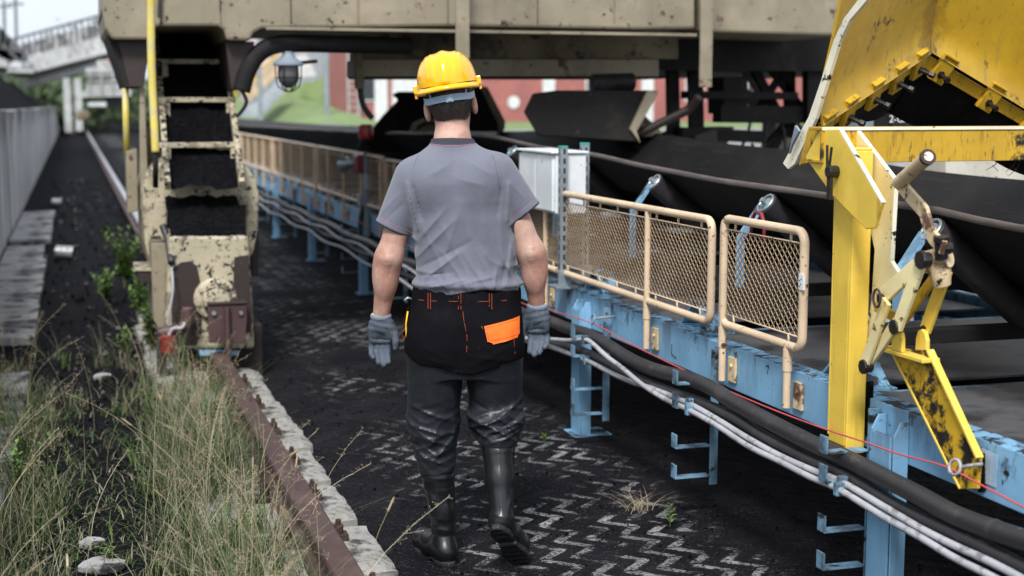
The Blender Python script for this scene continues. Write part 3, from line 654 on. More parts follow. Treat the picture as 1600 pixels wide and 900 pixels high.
guard(8.08, 11.42, .81, 1.23, GX, 'tan mesh guard panel partly hidden behind the worker and the red beacon', [(8.4, False), (9.9, False), (11.1, False)], 1.5)
far_lab = ['tan mesh guard panel just beyond the red beacon', 'blurred tan guard panel second beyond the red beacon', 'blurred tan guard panel third beyond the red beacon', 'far tan guard panel ending beside the gantry wheel', 'distant tan guard panel seen left of the gantry leg', 'farthest tan guard panel at the end of the lane']
yy = 11.5
for i, ln in enumerate((3.4, 3.4, 3.6, 5, 7, 7)):
    guard(yy, yy+ln-.08, .815, 1.245, GX, far_lab[i], [(yy+.15+j*.85, False) for j in range(int(ln/.85))], 2.2 if i < 3 else 4, brackets=i < 2)
    yy += ln
FX = CX1+.04
guard(3.6, 6.35, .80, 1.225, FX, 'tan mesh guard on the far side of the belt behind the yellow lever', [(3.9, False), (5.2, False), (6.1, False)], 1.2, brackets=False)
guard(6.5, 11.0, .80, 1.225, FX, 'tan mesh guard on the far side of the belt beneath the gantry', [(7, False), (8.6, False), (10.6, False)], 2, brackets=False)

# a purple brown return drum cover on the far side, and a bent red rod loop behind the small guard
c = onX(1460, 325, 4.2)
mb = MB(); mb.tube([(c.x-.16, c.y+.10, c.z-.06), (c.x+.10, c.y-.10, c.z+.02)], [.075, .095], 20)
tag(mb.build('roller_cover', M('purple brown cover', (.075, .035, .045), .5, layers=[dict(s=8, lo=.5, hi=.7, c=(.03, .02, .025))]), origin=tuple(c), smooth=40), 'purple brown rounded roller cover beyond the belt near the yellow lever', 'cover')
c = onX(1186, 337, 2.66); mb = MB(); mb.tube([c+Vector((0, .07, -.10)), c+Vector((0, .062, -.02)), c+Vector((0, .03, .012)), c+Vector((0, -.02, .01)), c+Vector((0, -.05, -.03)), c+Vector((0, -.045, -.12))], .008, 8)
tag(mb.build('rod_loop', MAT['dark_red'], origin=tuple(c), smooth=True), 'dark red bent rod loop showing above the small guard panel', 'rod')

# ------------------------------------------------------------------ white cabinet on slotted channel posts
KX = CX0-.02
kb = thing('electrical_cabinet', (KX, 7.3, .78), 'white electrical cabinet on slotted steel posts beside the worker', 'cabinet')
a = onX(870, 335, KX-.05); c = onX(800, 247, KX-.05)
y0, y1, z0, z1 = a.y+.02, a.y+.62, a.z, a.z+.315
mb = MB(); mb.box((KX-.05, y0, z0), (KX+.12, y1, z1)); mb.build('body', MAT['white_paint'], kb, bevel=.006)
mb = MB(); mb.box((KX-.066, y0+.012, z0+.012), (KX-.0505, y0+.30, z1-.012)); mb.box((KX-.066, y0+.304, z0+.012), (KX-.0505, y1-.01, z1-.012)); mb.build('door', MAT['white_paint'], kb, bevel=.004)
mb = MB(); mb.box((KX-.08, y0-.012, z1+.0005), (KX+.13, y1+.012, z1+.012)); mb.build('lid', MAT['white_paint'], kb, bevel=.003)
for (yy, xx, zt) in ((y0-.033, KX-.02, z1+.03), (y0+.16, KX+.17, z1+.04)):
    mb = MB(); mb.box((xx-.021, yy-.02, .735), (xx-.0185, yy+.02, zt)); mb.box((xx-.0184, yy-.02, .735), (xx+.018, yy-.0175, zt)); mb.box((xx-.0184, yy+.0175, .735), (xx+.018, yy+.02, zt))
    po = mb.build('channel_post', MAT['galv'], kb)
    mb = MB(); z = .77
    while z < zt-.03: mb.box((xx-.0216, yy-.006, z), (xx-.0209, yy+.006, z+.028)); mb.box((xx-.006, yy-.0206, z), (xx+.006, yy-.0199, z+.028)); z += .05
    mb.build('slot', MAT['hole'], po)
    MB().box((xx-.022, yy-.021, zt), (xx+.019, yy+.021, zt+.012)).build('end_cap', M('teal cap', (.05, .27, .25), .5), po)
    mb = MB(); mb.box((xx-.06, yy-.07, .7205), (xx+.06, yy+.07, .7345)); mb.box((xx-.035, yy-.04, .735), (xx+.03, yy-.0215, .815)); mb.build('base_plate', MAT['galv'], po, bevel=.002)

# ------------------------------------------------------------------ signal beacon with horn
BY = onX(572, 200, CX0-.04).y; BX = CX0-.04
bt = thing('signal_beacon', (BX, BY, .4), 'red signal lamp with dark red horn on a pole at the conveyor edge', 'beacon')
MB().lathe((BX, BY, 0), [(.066, 1.385), (.069, 1.40), (.066, 1.44), (.068, 1.442), (.068, 1.455), (.064, 1.457), (.062, 1.495), (.045, 1.51)], 20).build('lamp_lens', MAT['red_lamp'], bt, smooth=35)
MB().lathe((BX, BY, 0), [(.075, 1.28), (.085, 1.29), (.085, 1.33), (.06, 1.345), (.055, 1.384)], 20).build('lamp_base', MAT['black_steel'], bt, smooth=35)
mb = MB(); mb.box((BX-.085, BY+.0, 1.085), (BX-.0, BY+.20, 1.245)); hb = mb.build('horn_body', MAT['dark_red'], bt, bevel=.015)
MB().tube([(BX-.06, BY+.21, 1.17), (BX-.10, BY+.28, 1.16), (BX-.13, BY+.36, 1.15)], [.03, .035, .075], 16).build('horn_bell', MAT['galv'], hb, smooth=40)
MB().cyl((BX, BY, .45), (BX, BY, 1.285), .026, 14).build('pole', MAT['grey_blue'], bt, smooth=40)
MB().cyl((BX, BY, .95), (BX, BY, 1.08), .036, 14).build('sleeve', MAT['galv'], bt, smooth=40)
mb = MB(); mb.box((BX-.06, BY+.03, .80), (BX+.03, BY+.15, .90)); mb.build('junction_box', MAT['galv'], bt, bevel=.008)
mb = MB(); mb.tube(spline([(BX-.02, BY+.05, .80), (BX-.05, BY+.08, .62), (BX-.06, BY-.02, .52), (BX-.05, BY-.2, .50), (BX-.02, BY-.3, .58)]), .022, 10); mb.build('cable', MAT['hose'], bt, smooth=True)
# ================================================================== yellow belt plough with lever linkage
PX = CX0-.015
pt = thing('belt_plough', (2.4, 4.1, .55), 'yellow belt plough with raised V blade, cross beam and lever linkage', 'belt plough')
def plateX(poly, x, th, name, mat, edge=None, par=None, bevel=.002):
    """plate standing along the conveyor: outline in the plane X = x, thickness away from the lane"""
    pts = [onX(px, py, x) for px, py in poly]
    m = MB().prism(pts, (th, 0, 0)); return m.build(name, mat, par or pt, bevel=bevel)
# post: channel section welded on the beam's outer face
p0 = onX(1322, 692, CX0-.082); zt = onX(1338, 236, CX0-.082).z
yn = p0.y; zb = .555
mb = MB()
mb.box((CX0-.082, yn+.0125, zb), (CX0-.072, yn+.115, zt)); mb.box((CX0-.082, yn, zb-.022), (CX0-.014, yn+.012, zt)); mb.box((CX0-.082, yn+.1155, zb+.02), (CX0-.014, yn+.125, zt))
mb.box((CX0-.081, yn+.002, zt+.0003), (CX0-.016, yn+.123, zt+.010)); mb.box((CX0-.0139, yn+.014, zb+.06), (CX0-.0075, yn+.11, .76))
post = mb.build('post', MAT['yellow'], pt, bevel=.003)
mb = MB()
for k in range(16):
    z = .60+k*.011; mb.obox((CX0-.004, yn-.004, z), (.02, .018, .014), Matrix.Rotation(rnd.uniform(-.5, .5), 3, 'X'))
mb.build('weld', MAT['coal'], post)
# gusset plates
XA = CX0-.125; XB = CX0-.006
g1 = [(1283, 203), (1309, 203), (1378, 318), (1374, 336), (1361, 358), (1349, 357), (1262, 268), (1252, 240)]
plateX([(1281, 202), (1310, 202), (1377, 318), (1365, 357), (1352, 358), (1300, 305), (1258, 246)], XA, .014, 'gusset_plate', MAT['yellow'], bevel=.003)
plateX([(1318, 202), (1335, 202), (1397, 283), (1390, 409), (1402, 428), (1384, 451), (1372, 480), (1364, 560), (1346, 560), (1361, 470), (1366, 390), (1352, 330), (1300, 270)], XB, .014, 'gusset_plate', MAT['yellow_pale'], bevel=.003)
# bright edge strips: light catching the plate rims painted in, plus chips
def edge_strip(a, b, x, wd=.0145):
    A = onX(*a, x)+Vector((.007, -.002, .002)); B = onX(*b, x)+Vector((.007, -.002, .002)); mb = MB(); mb.bar(A, B, wd, .005, (0, -.7, .7)); return mb
for x, segs in ((XA, [((1310, 202), (1377, 318))]), (XB, [((1335, 202), (1397, 283)), ((1397, 283), (1390, 409)), ((1390, 409), (1402, 428))])):
    for a, c in segs: edge_strip(a, c, x).build('lit_worn_edge', MAT['edge_white'], pt)
c = onX(1308, 268, XA)
mb = MB(); mb.cyl(c+Vector((-.035, 0, 0)), c+Vector((.0, 0, 0)), .02, 12); mb.bar(c+Vector((-.03, .01, 0)), c+Vector((-.03, .015, .085)), .006, .01, (0, 1, 0)); mb.bar(c+Vector((-.03, 0, 0)), c+Vector((-.03, -.014, .08)), .006, .01, (0, 1, 0)); mb.bar(c+Vector((-.025, 0, 0)), c+Vector((-.025, 0, -.09)), .012, .022, (0, 1, 0))
mb.build('hanging_pin', MAT['grease'], pt, bevel=.002)
# cross beam over the belt
bz1 = onX(1310, 201, CX0-.08); yb = onX(1310, 201, CX0-.08).y+.01
bz0 = onX(1420, 247, CX0+.25).z
ztop = bz1.z; zbot = ztop-.112
mb = MB(); mb.box((CX0-.135, yb, zbot), (CX1+.25, yb+.010, ztop-.0065)); mb.box((CX0-.135, yb-.002, ztop-.006), (CX1+.25, yb+.09, ztop+.005)); mb.box((CX0-.135, yb+.0105, zbot), (CX1+.25, yb+.09, zbot+.01))
cb = mb.build('cross_beam', MAT['yellow_dirty'], pt, bevel=.002)
mb = MB(); mb.box((CX0-.135, yb-.0045, ztop-.0055), (CX1+.2, yb-.0021, ztop+.005)); mb.build('lit_worn_edge', MAT['edge_white'], cb)
mb = MB()
for x in [3.05, 3.12, 3.14, 3.17, 3.19]:
    q = Vector((x, yb+.05, zbot)); e = q+Vector((rnd.uniform(-.05, .05), 0, -rnd.uniform(.03, .06))); mb.tube([q, (q+e)/2+Vector((.01, 0, 0)), e], [.0016, .0015, .0008], 5)
    mb.tube([(q+e)/2, (q+e)/2+Vector((.025, 0, -.02))], .001, 4)
mb.build('caught_twig', MAT['bolt'], cb)
MB().box((CX1-.02, yb+.01, .6), (CX1+.09, yb+.12, ztop-.12)).build('post', MAT['yellow_dirty'], pt, bevel=.003)

# --- raised V blade
Lp = Vector((2.455, yb+.01, 1.665)); Ap = Vector((3.10, 4.75, 1.895)); Rp = Vector((3.93, 4.86, 1.52))
Lp = onX(1268, 188, 2.455); Ap = onX(1441, 74, 3.10)
Rp = onX(1690, 222, 3.93)
def wing(P, Q, u0, bulge, name, n=18, h=1.0, side=1, side_x=0):
    d = (Q-P); u0 = u0.normalized(); nrm = d.cross(u0).normalized()*side; rows = []; rows2 = []
    for i in range(n+1):
        s = h*i/n; rise = u0*s + nrm*(bulge*(s*s*1.6)) + nrm*.05*math.exp(-s/.05)
        rows.append([P+d*(j/6)+rise for j in range(7)])
    th = nrm*.010
    a = rows; b2 = [[p-th for p in r] for r in rows]
    m = MB(); m.grid(a); m.grid(b2, flip=True)
    k = 7
    for (r1, r2_) in ((a[0], b2[0]), (a[-1], b2[-1])): m.grid([r1, r2_])
    m.grid([[r[0] for r in a], [r[0] for r in b2]]); m.grid([[r[-1] for r in a], [r[-1] for r in b2]])
    bmq = m.build(name, M('brushed yellow blade paint ' + name, (.53, .325, .022), .38, layers=[dict(s=5, lo=.38, hi=.56, c=DK, ax=0, z=((.60, .72) if side_x == 0 else (.80, .68)), d=9, r=.7), dict(s=5, lo=.45, hi=.62, c=(.09, .06, .015), ax=0, z=((.48, .72) if side_x == 0 else (.92, .68)), d=9, r=.7), dict(s=3, lo=.4, hi=.7, c=(.43, .245, .012)), dict(s=7, lo=.55, hi=.68, c=(.40, .25, .05), st=(4, 4, .3), amt=.6), dirt(9, .60, .70), dict(s=60, lo=.6, hi=.68, c=(.2, .12, .03), st=(1, 1, .06), amt=.8)], coat=.15, bump=(40, .08, .004)), pt, smooth=50)
    return rows, nrm, d
uL = Vector((.05, -.44, .89)); uR = Vector((.02, -.40, .90))
rowsL, nL, dL = wing(Lp, Ap, uL, -.10, 'blade', side=1)
rowsR, nR, dR = wing(Ap+Vector((.012, -.002, 0)), Rp, uR, -.08, 'blade', side=1, side_x=1)
# cheek plate with a worn white edge along the left end
ck = [(1236, 264), (1228, 255), (1268, 183), (1288, 125), (1308, 62), (1324, 28), (1346, 0), (1368, -40), (1382, -40), (1358, 2), (1332, 32), (1316, 66), (1297, 128), (1279, 186), (1246, 256)]
pts = []
for i, (px, py) in enumerate(ck): pts.append(onX(px, py, 2.452))
mb = MB(); mb.prism(pts, (-.012, 0, 0)); mb.build('cheek_plate', MAT['edge_white'], pt)
mb = MB(); mb.prism([onX(*q, 2.425) for q in ((1240, 228), (1252, 205), (1246, 196), (1236, 240))], (-.01, 0, 0)); mb.build('rubber_lip', MAT['grey_blue'], pt)
# gusset between blade end and cross beam (coal blackened)
mb = MB(); mb.prism([onX(*q, CX0-.10) for q in ((1262, 203), (1296, 203), (1296, 256), (1270, 252), (1248, 258))], (.012, 0, 0)); mb.build('end_gusset', MAT['yellow_dirty'], pt)
# rubber skirt clamped under the blade
def skirt(P, Q, u0, nrm, prof):
    a = []; n = 24
    for i in range(n+1):
        t = i/n; dep = prof(t); p = P+(Q-P)*t; a.append([p - u0.normalized()*(dep*k/3) + Vector((0, .10*(k/3)**2, 0)) for k in range(4)])
    m = MB(); m.grid(a); m.grid([[q+nrm*.012 for q in r] for r in a], flip=True); m.grid([[r[-1] for r in a], [r[-1]+nrm*.012 for r in a]])
    m.build('rubber_skirt', MAT['rubber'], pt, smooth=60)
skirt(Lp, Ap, uL, nL, lambda t: .10+.17*t+.015*sin(t*9))
skirt(Ap, Rp, uR, nR, lambda t: .27+.04*t*t-.10*t+.01*sin(t*11))
# clamp bars, blocks and bolts
def clamps(P, Q, u0, nrm, ts, sgn):
    d = (Q-P); L_ = d.length; dn = d.normalized(); un = (u0-dn*u0.dot(dn)).normalized(); nn = dn.cross(un).normalized()
    R = Matrix((dn, nn, un)).transposed(); off = -un*.035 + nn*sgn*.022
    m = MB(); m.obox((P+Q)/2+off, (L_*.94, .014, .05), R); m.build('clamp_bar', MAT['yellow_dirty'], pt, bevel=.002)
    for t in ts:
        c = P+d*t+off
        m = MB(); m.obox(c+nn*sgn*.016+un*.004, (.072, .020, .105), R); m.obox(c+un*.061+nn*sgn*.002, (.072, .060, .010), R)
        bk = m.build('clamp_block', MAT['yellow_dirty'], pt, bevel=.003)
        m = MB(); m.cyl(c+nn*sgn*.02-un*.012, c+nn*sgn*.075-un*.012, .008, 8); m.cyl(c+nn*sgn*.068-un*.012, c+nn*sgn*.086-un*.012, .0125, 6); m.cyl(c+nn*sgn*.024-un*.012, c+nn*sgn*.034-un*.012, .015, 6)
        m.build('clamp_bolt', MAT['grease'], bk)
sgL = 1 if (Lp-Ap).cross(uL).dot(Vector((0, -1, 0))) < 0 else -1
def sgn_for(P, Q, u0):
    d = (Q-P).normalized(); un = (u0-d*u0.dot(d)).normalized(); nn = d.cross(un); return 1 if nn.dot(EYE-P) > 0 else -1
clamps(Lp, Ap, uL, nL, (.06, .25, .48, .70, .90), sgn_for(Lp, Ap, uL))
clamps(Ap, Rp, uR, nR, (.12, .41, .67, .92), sgn_for(Ap, Rp, uR))

# --- lever linkage beside the post
LX = CX0-.07
def link(pix, x, wd, th, name, mat, par=None):
    P = [onX(px, py, x) for px, py in pix]
    mb = MB()
    for a, c in zip(P, P[1:]): mb.bar(a, c, th, wd, Vector((1, 0, 0)).cross((c-a).normalized()))
    return mb.build(name, mat, par or pt, bevel=.003)
def pin(px, py, x0, x1, r, mat=None, name='pivot_pin', par=None):
    a = onX(px, py, x0+.02); x1 = x0+.045; mb = MB(); mb.cyl((x0+.018, a.y, a.z), (x1, a.y, a.z), r*.9, 12); mb.cyl((x0+.012, a.y, a.z), (x0+.026, a.y, a.z), r*1.1, 8)
    return mb.build(name, mat or MAT['grease'], par or pt, bevel=.002)
link([(1350, 572), (1386, 470)], LX-.035, .042, .012, 'link_bar', MAT['yellow_pale'])
link([(1352, 574), (1396, 512), (1402, 505)], LX-.018, .040, .014, 'link_bar', MAT['yellow_pale'])
link([(1376, 468), (1440, 408)], LX-.02, .050, .014, 'link_bar', MAT['yellow_pale'])
link([(1402, 512), (1442, 402)], LX-.045, .046, .014, 'link_bar', MAT['yellow_pale'])
link([(1446, 516), (1480, 420)], LX+.05, .046, .014, 'link_bar', MAT['yellow'])
link([(1412, 500), (1466, 425)], LX+.065, .034, .012, 'link_bar', MAT['yellow_dirty'])
link([(1368, 478), (1400, 496)], LX+.02, .034, .012, 'link_bar', MAT['yellow_dirty'])
pin(1350, 573, LX-.06, LX+.05, .022); pin(1398, 511, LX-.07, LX+.08, .022); pin(1440, 406, LX-.075, LX+.06, .026); pin(1377, 467, LX-.05, LX+.06, .016); pin(1446, 516, LX+.03, LX+.09, .016)
c = onX(1370, 466, LX-.055); mb = MB(); mb.tube([c+Vector((0, .02*cos(t), .028*sin(t))) for t in [2*pi*k/16 for k in range(16)]], .004, 6, closed=True); mb.build('split_ring', MAT['bolt'], pt, smooth=True)
# cast knuckle
a = onX(1448, 410, LX); c = onX(1482, 402, LX+.03)
mb = MB(); mb.tube([a+Vector((-.02, .02, -.01)), a, (a+c)/2, c], [.022, .034, .036, .030], 14); q = onX(1468, 424, LX+.02)
mb.tube([onX(1462, 392, LX+.01), q, onX(1472, 446, LX+.03)], [.028, .034, .026], 12); kn = mb.build('knuckle', MAT['metal_grip'], pt, smooth=50)
pin(1473, 388, LX-.02, LX+.045, .020)
a = onX(1471, 404, LX+.0); mb = MB(); mb.cyl(a, a+Vector((-.01, -.01, .055)), .019, 12); mb.cyl(a+Vector((-.01, -.01, .05)), a+Vector((-.012, -.012, .068)), .023, 8); mb.build('pivot_cap', MAT['grease'], kn, bevel=.002)
# hand lever: cranked flat and grip tube
P = [onX(px, py, LX-.02) for px, py in ((1402, 284), (1416, 302), (1441, 330), (1448, 355), (1456, 372), (1472, 388))]
mb = MB()
rows = []
for i, p in enumerate(P):
    t = (P[min(i+1, 5)]-P[max(i-1, 0)]).normalized(); nn = Vector((1, 0, 0)).cross(t).normalized(); hw = .021
    rows.append([p+nn*hw, p-nn*hw, p-nn*hw+Vector((.012, 0, 0)), p+nn*hw+Vector((.012, 0, 0)), p+nn*hw])
mb.grid(rows, flip=True); mb.add(rows[0][:4], [(0, 1, 2, 3)]); mb.add(rows[-1][:4], [(3, 2, 1, 0)])
lv = mb.build('hand_lever', MAT['metal_grip'], pt)
a = onX(1404, 286, LX-.02); c = onX(1450, 246, LX-.02)+Vector((-.12, -.0, -.0)); c = onX(1449, 246, LX-.06)
mb = MB(); mb.cyl(a, c, .021, 16); mb.build('grip', MAT['metal_grip'], lv, smooth=40)
mb = MB(); dd = (c-a).normalized(); mb.tube([c-dd*.004, c+dd*.008], .0235, 16); mb.build('grip_end', MAT['bolt'], lv, smooth=40)
mb = MB(); mb.cyl(c+dd*.008, c+dd*.010, .014, 10); mb.build('grip_plug', MAT['edge_white'], lv)
# foot: sloping channel welded to the beam, with twin clevis ears
fp = [(1394, 547), (1452, 547), (1531, 715), (1527, 764), (1500, 764)]
plateX(fp, CX0-.045, .010, 'foot_plate', M('foot paint burnt black', (.58, .35, .02), .5, layers=[dict(s=7, lo=.46, hi=.56, c=DK, r=.75), dict(s=3, lo=.42, hi=.52, c=DK, z=(.33, .385), st=(1, 4, 1)), dirt(40, .6, .7, (.12, .08, .02), st=(1, 1, .3))], bump=(30, .2, .006)), bevel=.002)
A = onX(1452, 547, CX0-.045); B = onX(1530, 716, CX0-.045); C = onX(1528, 764, CX0-.045)
mb = MB(); mb.bar(A+Vector((.002, 0, 0)), B+Vector((.002, 0, 0)), .024, .010, (0, -1, .5)); mb.build('foot_flange', MAT['yellow'], pt, bevel=.002)
mb = MB(); mb.bar(onX(1392, 547, CX0-.045)+Vector((.03, 0, 0)), onX(1500, 764, CX0-.045)+Vector((.03, 0, 0)), .066, .008, (0, 1, .4)); mb.build('foot_flange', MAT['yellow'], pt, bevel=.002)
A = onX(1388, 545, CX0-.05); B = onX(1456, 545, CX0-.05); mb = MB(); mb.box((CX0-.085, B.y-.004, A.z-.004), (CX0-.022, A.y+.004, A.z+.010)); mb.build('clevis_base', MAT['yellow'], pt, bevel=.003)
for (px, dx) in ((1416, -.035), (1434, .01)):
    q = onX(px, 540, CX0-.05); poly = []
    for (dy, dz) in ((.03, 0), (.028, .045), (.018, .068), (0, .076), (-.018, .068), (-.028, .045), (-.03, 0)): poly.append((CX0-.05+dx, q.y+dy, A.z+.0105+dz))
    mb = MB(); mb.prism(poly, (.014, 0, 0)); mb.build('clevis_ear', MAT['yellow'], pt, bevel=.003)
mb = MB()
for k in range(18):
    t = k/17; p = onX(1530, 712+52*t, CX0-.02); mb.obox(p+Vector((.008, -.004, 0)), (.022, .016, .014), Matrix.Rotation(rnd.uniform(-.6, .6), 3, 'X'))
mb.build('weld', MAT['coal'], pt)
# white primed patch on the beam beside the foot
mb = MB(); pp = [onX(1534, 700, CX0-.0075), onX(1560, 712, CX0-.0075), onX(1556, 762, CX0-.0075), onX(1532, 752, CX0-.0075)]; mb.prism(pp, (-.0012, 0, 0)); mb.build('primed_patch', M('white primer brushed on', (.48, .54, .60), .7, layers=[dict(s=12, lo=.42, hi=.6, c=(.25, .42, .58), st=(1, 1, .3))]), ct)
# ================================================================== gantry machine
GY = 9.3
gt = thing('gantry_machine', (.88, 10, 0), 'huge cream gantry reclaimer on rails spanning the conveyor', 'gantry')
def polyY(pix, y): return [onY(px, py, y) for px, py in pix]
def plateY(pix, y, dep, name, mat, par=None, bevel=.006, smooth=False):
    return MB().prism(polyY(pix, y), (0, dep, 0)).build(name, mat, par or gt, bevel=bevel, smooth=smooth)
# portal beam, front face at GY
plateY([(160, -420), (160, 22), (164, 45), (176, 62), (236, 62), (239, 46), (246, 41), (340, 41), (350, 47), (354, 63), (390, 64), (396, 52), (408, 45), (700, 41), (1000, 46), (1086, 45), (1086, -420)], GY, 1.5, 'portal_beam', MAT['cream'], bevel=.02)
plateY([(1092, -420), (1092, 50), (1180, 52), (1318, 56), (1318, -420)], GY+.25, 1.2, 'portal_beam', MAT['cream'], bevel=.02)
mb = MB(); mb.box((.6, GY+1.6, 2.35), (7, GY+5.2, 5.5)); mb.build('sky_blocker', MAT['cream_dark'], gt)  # unseen body added above the carriage to keep sky light out
for px in (252, 345, 455, 560, 700, 840, 960):
    a = onY(px, 41, GY-.004); mb = MB(); mb.box((a.x-.004, GY-.006, a.z+.02), (a.x+.004, GY-.0005, a.z+2)); mb.build('seam', MAT['cream_dark'], gt)
a = onY(160, 0, GY); 
for (x0, x1) in ((400, 1086),):
    p = onY(x0+15, 45, GY-.0); q = onY(x1, 46, GY); mb = MB(); mb.box((p.x, GY-.035, p.z-.008), (q.x, GY-.0005, p.z+.012)); mb.build('bottom_flange', MAT['cream'], gt, bevel=.003)
p = onY(268, 0, GY-.01); MB().cyl(onY(250, -30, GY-.03), onY(249, 28, GY-.03), .012, 8).build('drip_pipe', MAT['brown'], gt)
for (px, y1_) in ((722, 92), (1101, 136)):
    a = onY(px, y1_, GY-.25); mb = MB(); hw = .045; mb.box((a.x-hw, GY-.27, a.z), (a.x+hw, GY-.25, a.z+2.2)); mb.build('hanging_strap', MAT['cream'], gt, bevel=.002)
# rest of the leg under the beam: two dark tapered cheeks either side of the ladder chute
plateY([(184, 63), (236, 63), (224, 136), (202, 136)], GY+.10, 1.2, 'leg_cheek', MAT['brown'])
plateY([(352, 65), (398, 65), (384, 140), (362, 140)], GY+.10, 1.2, 'leg_cheek', MAT['brown'])
plateY([(160, 10), (184, 64), (202, 136), (196, 136), (172, 66), (158, 20)], GY+.11, 1.2, 'leg_cheek', MAT['black_steel'], bevel=0)
MB().box((.55, GY+1.1, 1.3), (1.0, GY+1.7, 2.3)).build('leg_core', MAT['cream_dark'], gt)
# sloping chute plate with ladder treads, coal lies on it
def chute(px, py):                       # sloping plane through (Y=10.35, z=2.2) and (Y=9.15, z=1.33)
    d = FW + RT*((px-800)/FPX) - UP*((py-450)/FPX); k = (2.2-1.33)/(1.2)
    t = (1.33 - CAM_H + k*(0-9.15)) / (d.z - k*d.y); return EYE+d*t
mb = MB(); rows = []
for j in range(61):
    v = j/60; py = 40+v*240; xl = 243+v*24; xr = 345+v*32
    row = []
    for i in range(31):
        u = i/30; p = chute(xl+(xr-xl)*u, py); row.append((p.x, p.y, p.z+.035*nz(p.x, p.z, 3, 7)+.020*nz(p.x, p.z, 8, 22)+.012*nz(p.x, p.z, 5, 60)-.05))
    rows.append(row)
mb.grid(rows, flip=True); tag(mb.build('coal_spill', MAT['coal'], smooth=True), 'black coal spilled down the ladder chute of the gantry leg', 'coal', kind='stuff')
ld = MB(); 
for (a, c) in (((243, 40), (262, 290)), ((347, 40), (378, 290))):
    ld.bar(chute(*a), chute(*c), .035, .07)
ldo = ld.build('ladder', MAT['cream_spot'], gt, bevel=.003)
for (py, x0, x1) in ((97, 243, 358), (157, 246, 367), (228, 247, 374)):
    a = chute(x0, py); c = chute(x1, py); mb = MB(); mb.box((a.x, a.y-.05, a.z-.012), (c.x, a.y+.03, a.z+.022)); mb.build('tread', MAT['cream_spot'], ldo, bevel=.004)
    for px in (x0+14, x1-10):
        q = chute(px, py); mb = MB(); mb.box((q.x-.02, q.y-.045, q.z-.24), (q.x+.02, q.y-.02, q.z-.0125)); mb.build('tread_bracket', MAT['cream_spot'], ldo, bevel=.003)
# side plates left of the leg
plateY([(197, 236), (214, 232), (216, 330), (200, 333)], GY+.25, .25, 'lug_plate', MAT['cream'])
plateY([(218, 138), (226, 136), (232, 300), (220, 330)], GY+.15, .12, 'lug_plate', MAT['cream'])
plateY([(226, 200), (240, 200), (244, 268), (222, 272)], GY+.30, .5, 'lug_plate', MAT['cream_dark'])
# rocker beam with rounded shoulders
def rounded(pix): return pix
rk = [(222, 300), (228, 272), (240, 258), (256, 250), (370, 252), (388, 262), (400, 282), (405, 305), (403, 360), (396, 395), (388, 408), (384, 360), (384, 322), (262, 322), (260, 420), (236, 420), (226, 380)]
plateY(rk, GY-.05, .85, 'rocker_beam', MAT['cream_spot'], bevel=.015)
plateY([(258, 228), (378, 230), (380, 262), (256, 260)], GY+.02, .6, 'rocker_neck', MAT['cream_spot'], bevel=.01)
plateY([(392, 340), (404, 345), (404, 430), (394, 432)], GY+.1, .5, 'side_guard', MAT['brown'])
# wheel housing
HY = GY-.55
hs_ = [(264, 368), (388, 368), (392, 420), (397, 520), (398, 545), (262, 545), (258, 500), (262, 420)]
P = polyY(hs_, HY)
wh = MB().prism(P, (0, .9, 0)).build('wheel_housing', MAT['cream_spot'], gt, bevel=.02)
a = P[0]; c = P[1]; rows = []
for j in range(25):
    v = j/24; rows.append([(a.x+.01+(c.x-a.x-.02)*i/30, HY+.01+.52*v, a.z+.004+.21*v+.022*nz(i, j, 4, .3)+.014*nz(i, j, 9, .9)+(.0 if j else -.012)) for i in range(31)])
mb = MB(); mb.grid(rows); r0 = rows[-1]; mb.grid([[(p[0], p[1], a.z) for p in r0], r0]); 
tag(mb.build('coal_spill', MAT['coal'], smooth=True), 'black coal heaped on top of the wheel housing of the gantry leg', 'coal', kind='stuff')
mb = MB()
def padY(pix, y, dep, name, mat): return plateY(pix, y, dep, name, mat, bevel=.004)
padY([(270, 420), (282, 410), (298, 408), (308, 416), (313, 440), (316, 520), (306, 540), (268, 540), (268, 470)], HY-.006, .005, 'wear_pad', MAT['brown'])
padY([(366, 402), (388, 398), (394, 500), (392, 520), (368, 520), (364, 470)], HY-.006, .005, 'wear_pad', MAT['brown'])
hc = onY(336, 466, HY)
MB().lathe(hc, [(.13, -.0005), (.13, -.03), (.115, -.045), (.10, -.05)], 24, 'y').build('bearing_flange', MAT['cream_spot'], wh, smooth=40)
MB().lathe(hc, [(.085, -.049), (.085, -.11), (.075, -.125), (.03, -.13)], 24, 'y').build('bearing_hub', MAT['cream_spot'], wh, smooth=40)
for k in range(8):
    t = k*pi/4+.2; q = hc+Vector((.108*cos(t), -.045, .108*sin(t))); MB().cyl(q, q+Vector((0, -.022, 0)), .013, 6).build('flange_bolt', MAT['cream_spot'], wh)
# wheel, partly hidden, standing on the rail
MB().lathe((RX, HY+.40, .165+.25), [(.25, -.05), (.27, -.048), (.27, -.045)], 32, 'x').build('travel_wheel', MAT['rail'], gt, smooth=40)
MB().lathe((RX, HY+.40, .165+.25), [(.22, -.06), (.25, -.055), (.25, .055), (.22, .06)], 32, 'x').build('travel_wheel', MAT['rail'], gt, smooth=40)
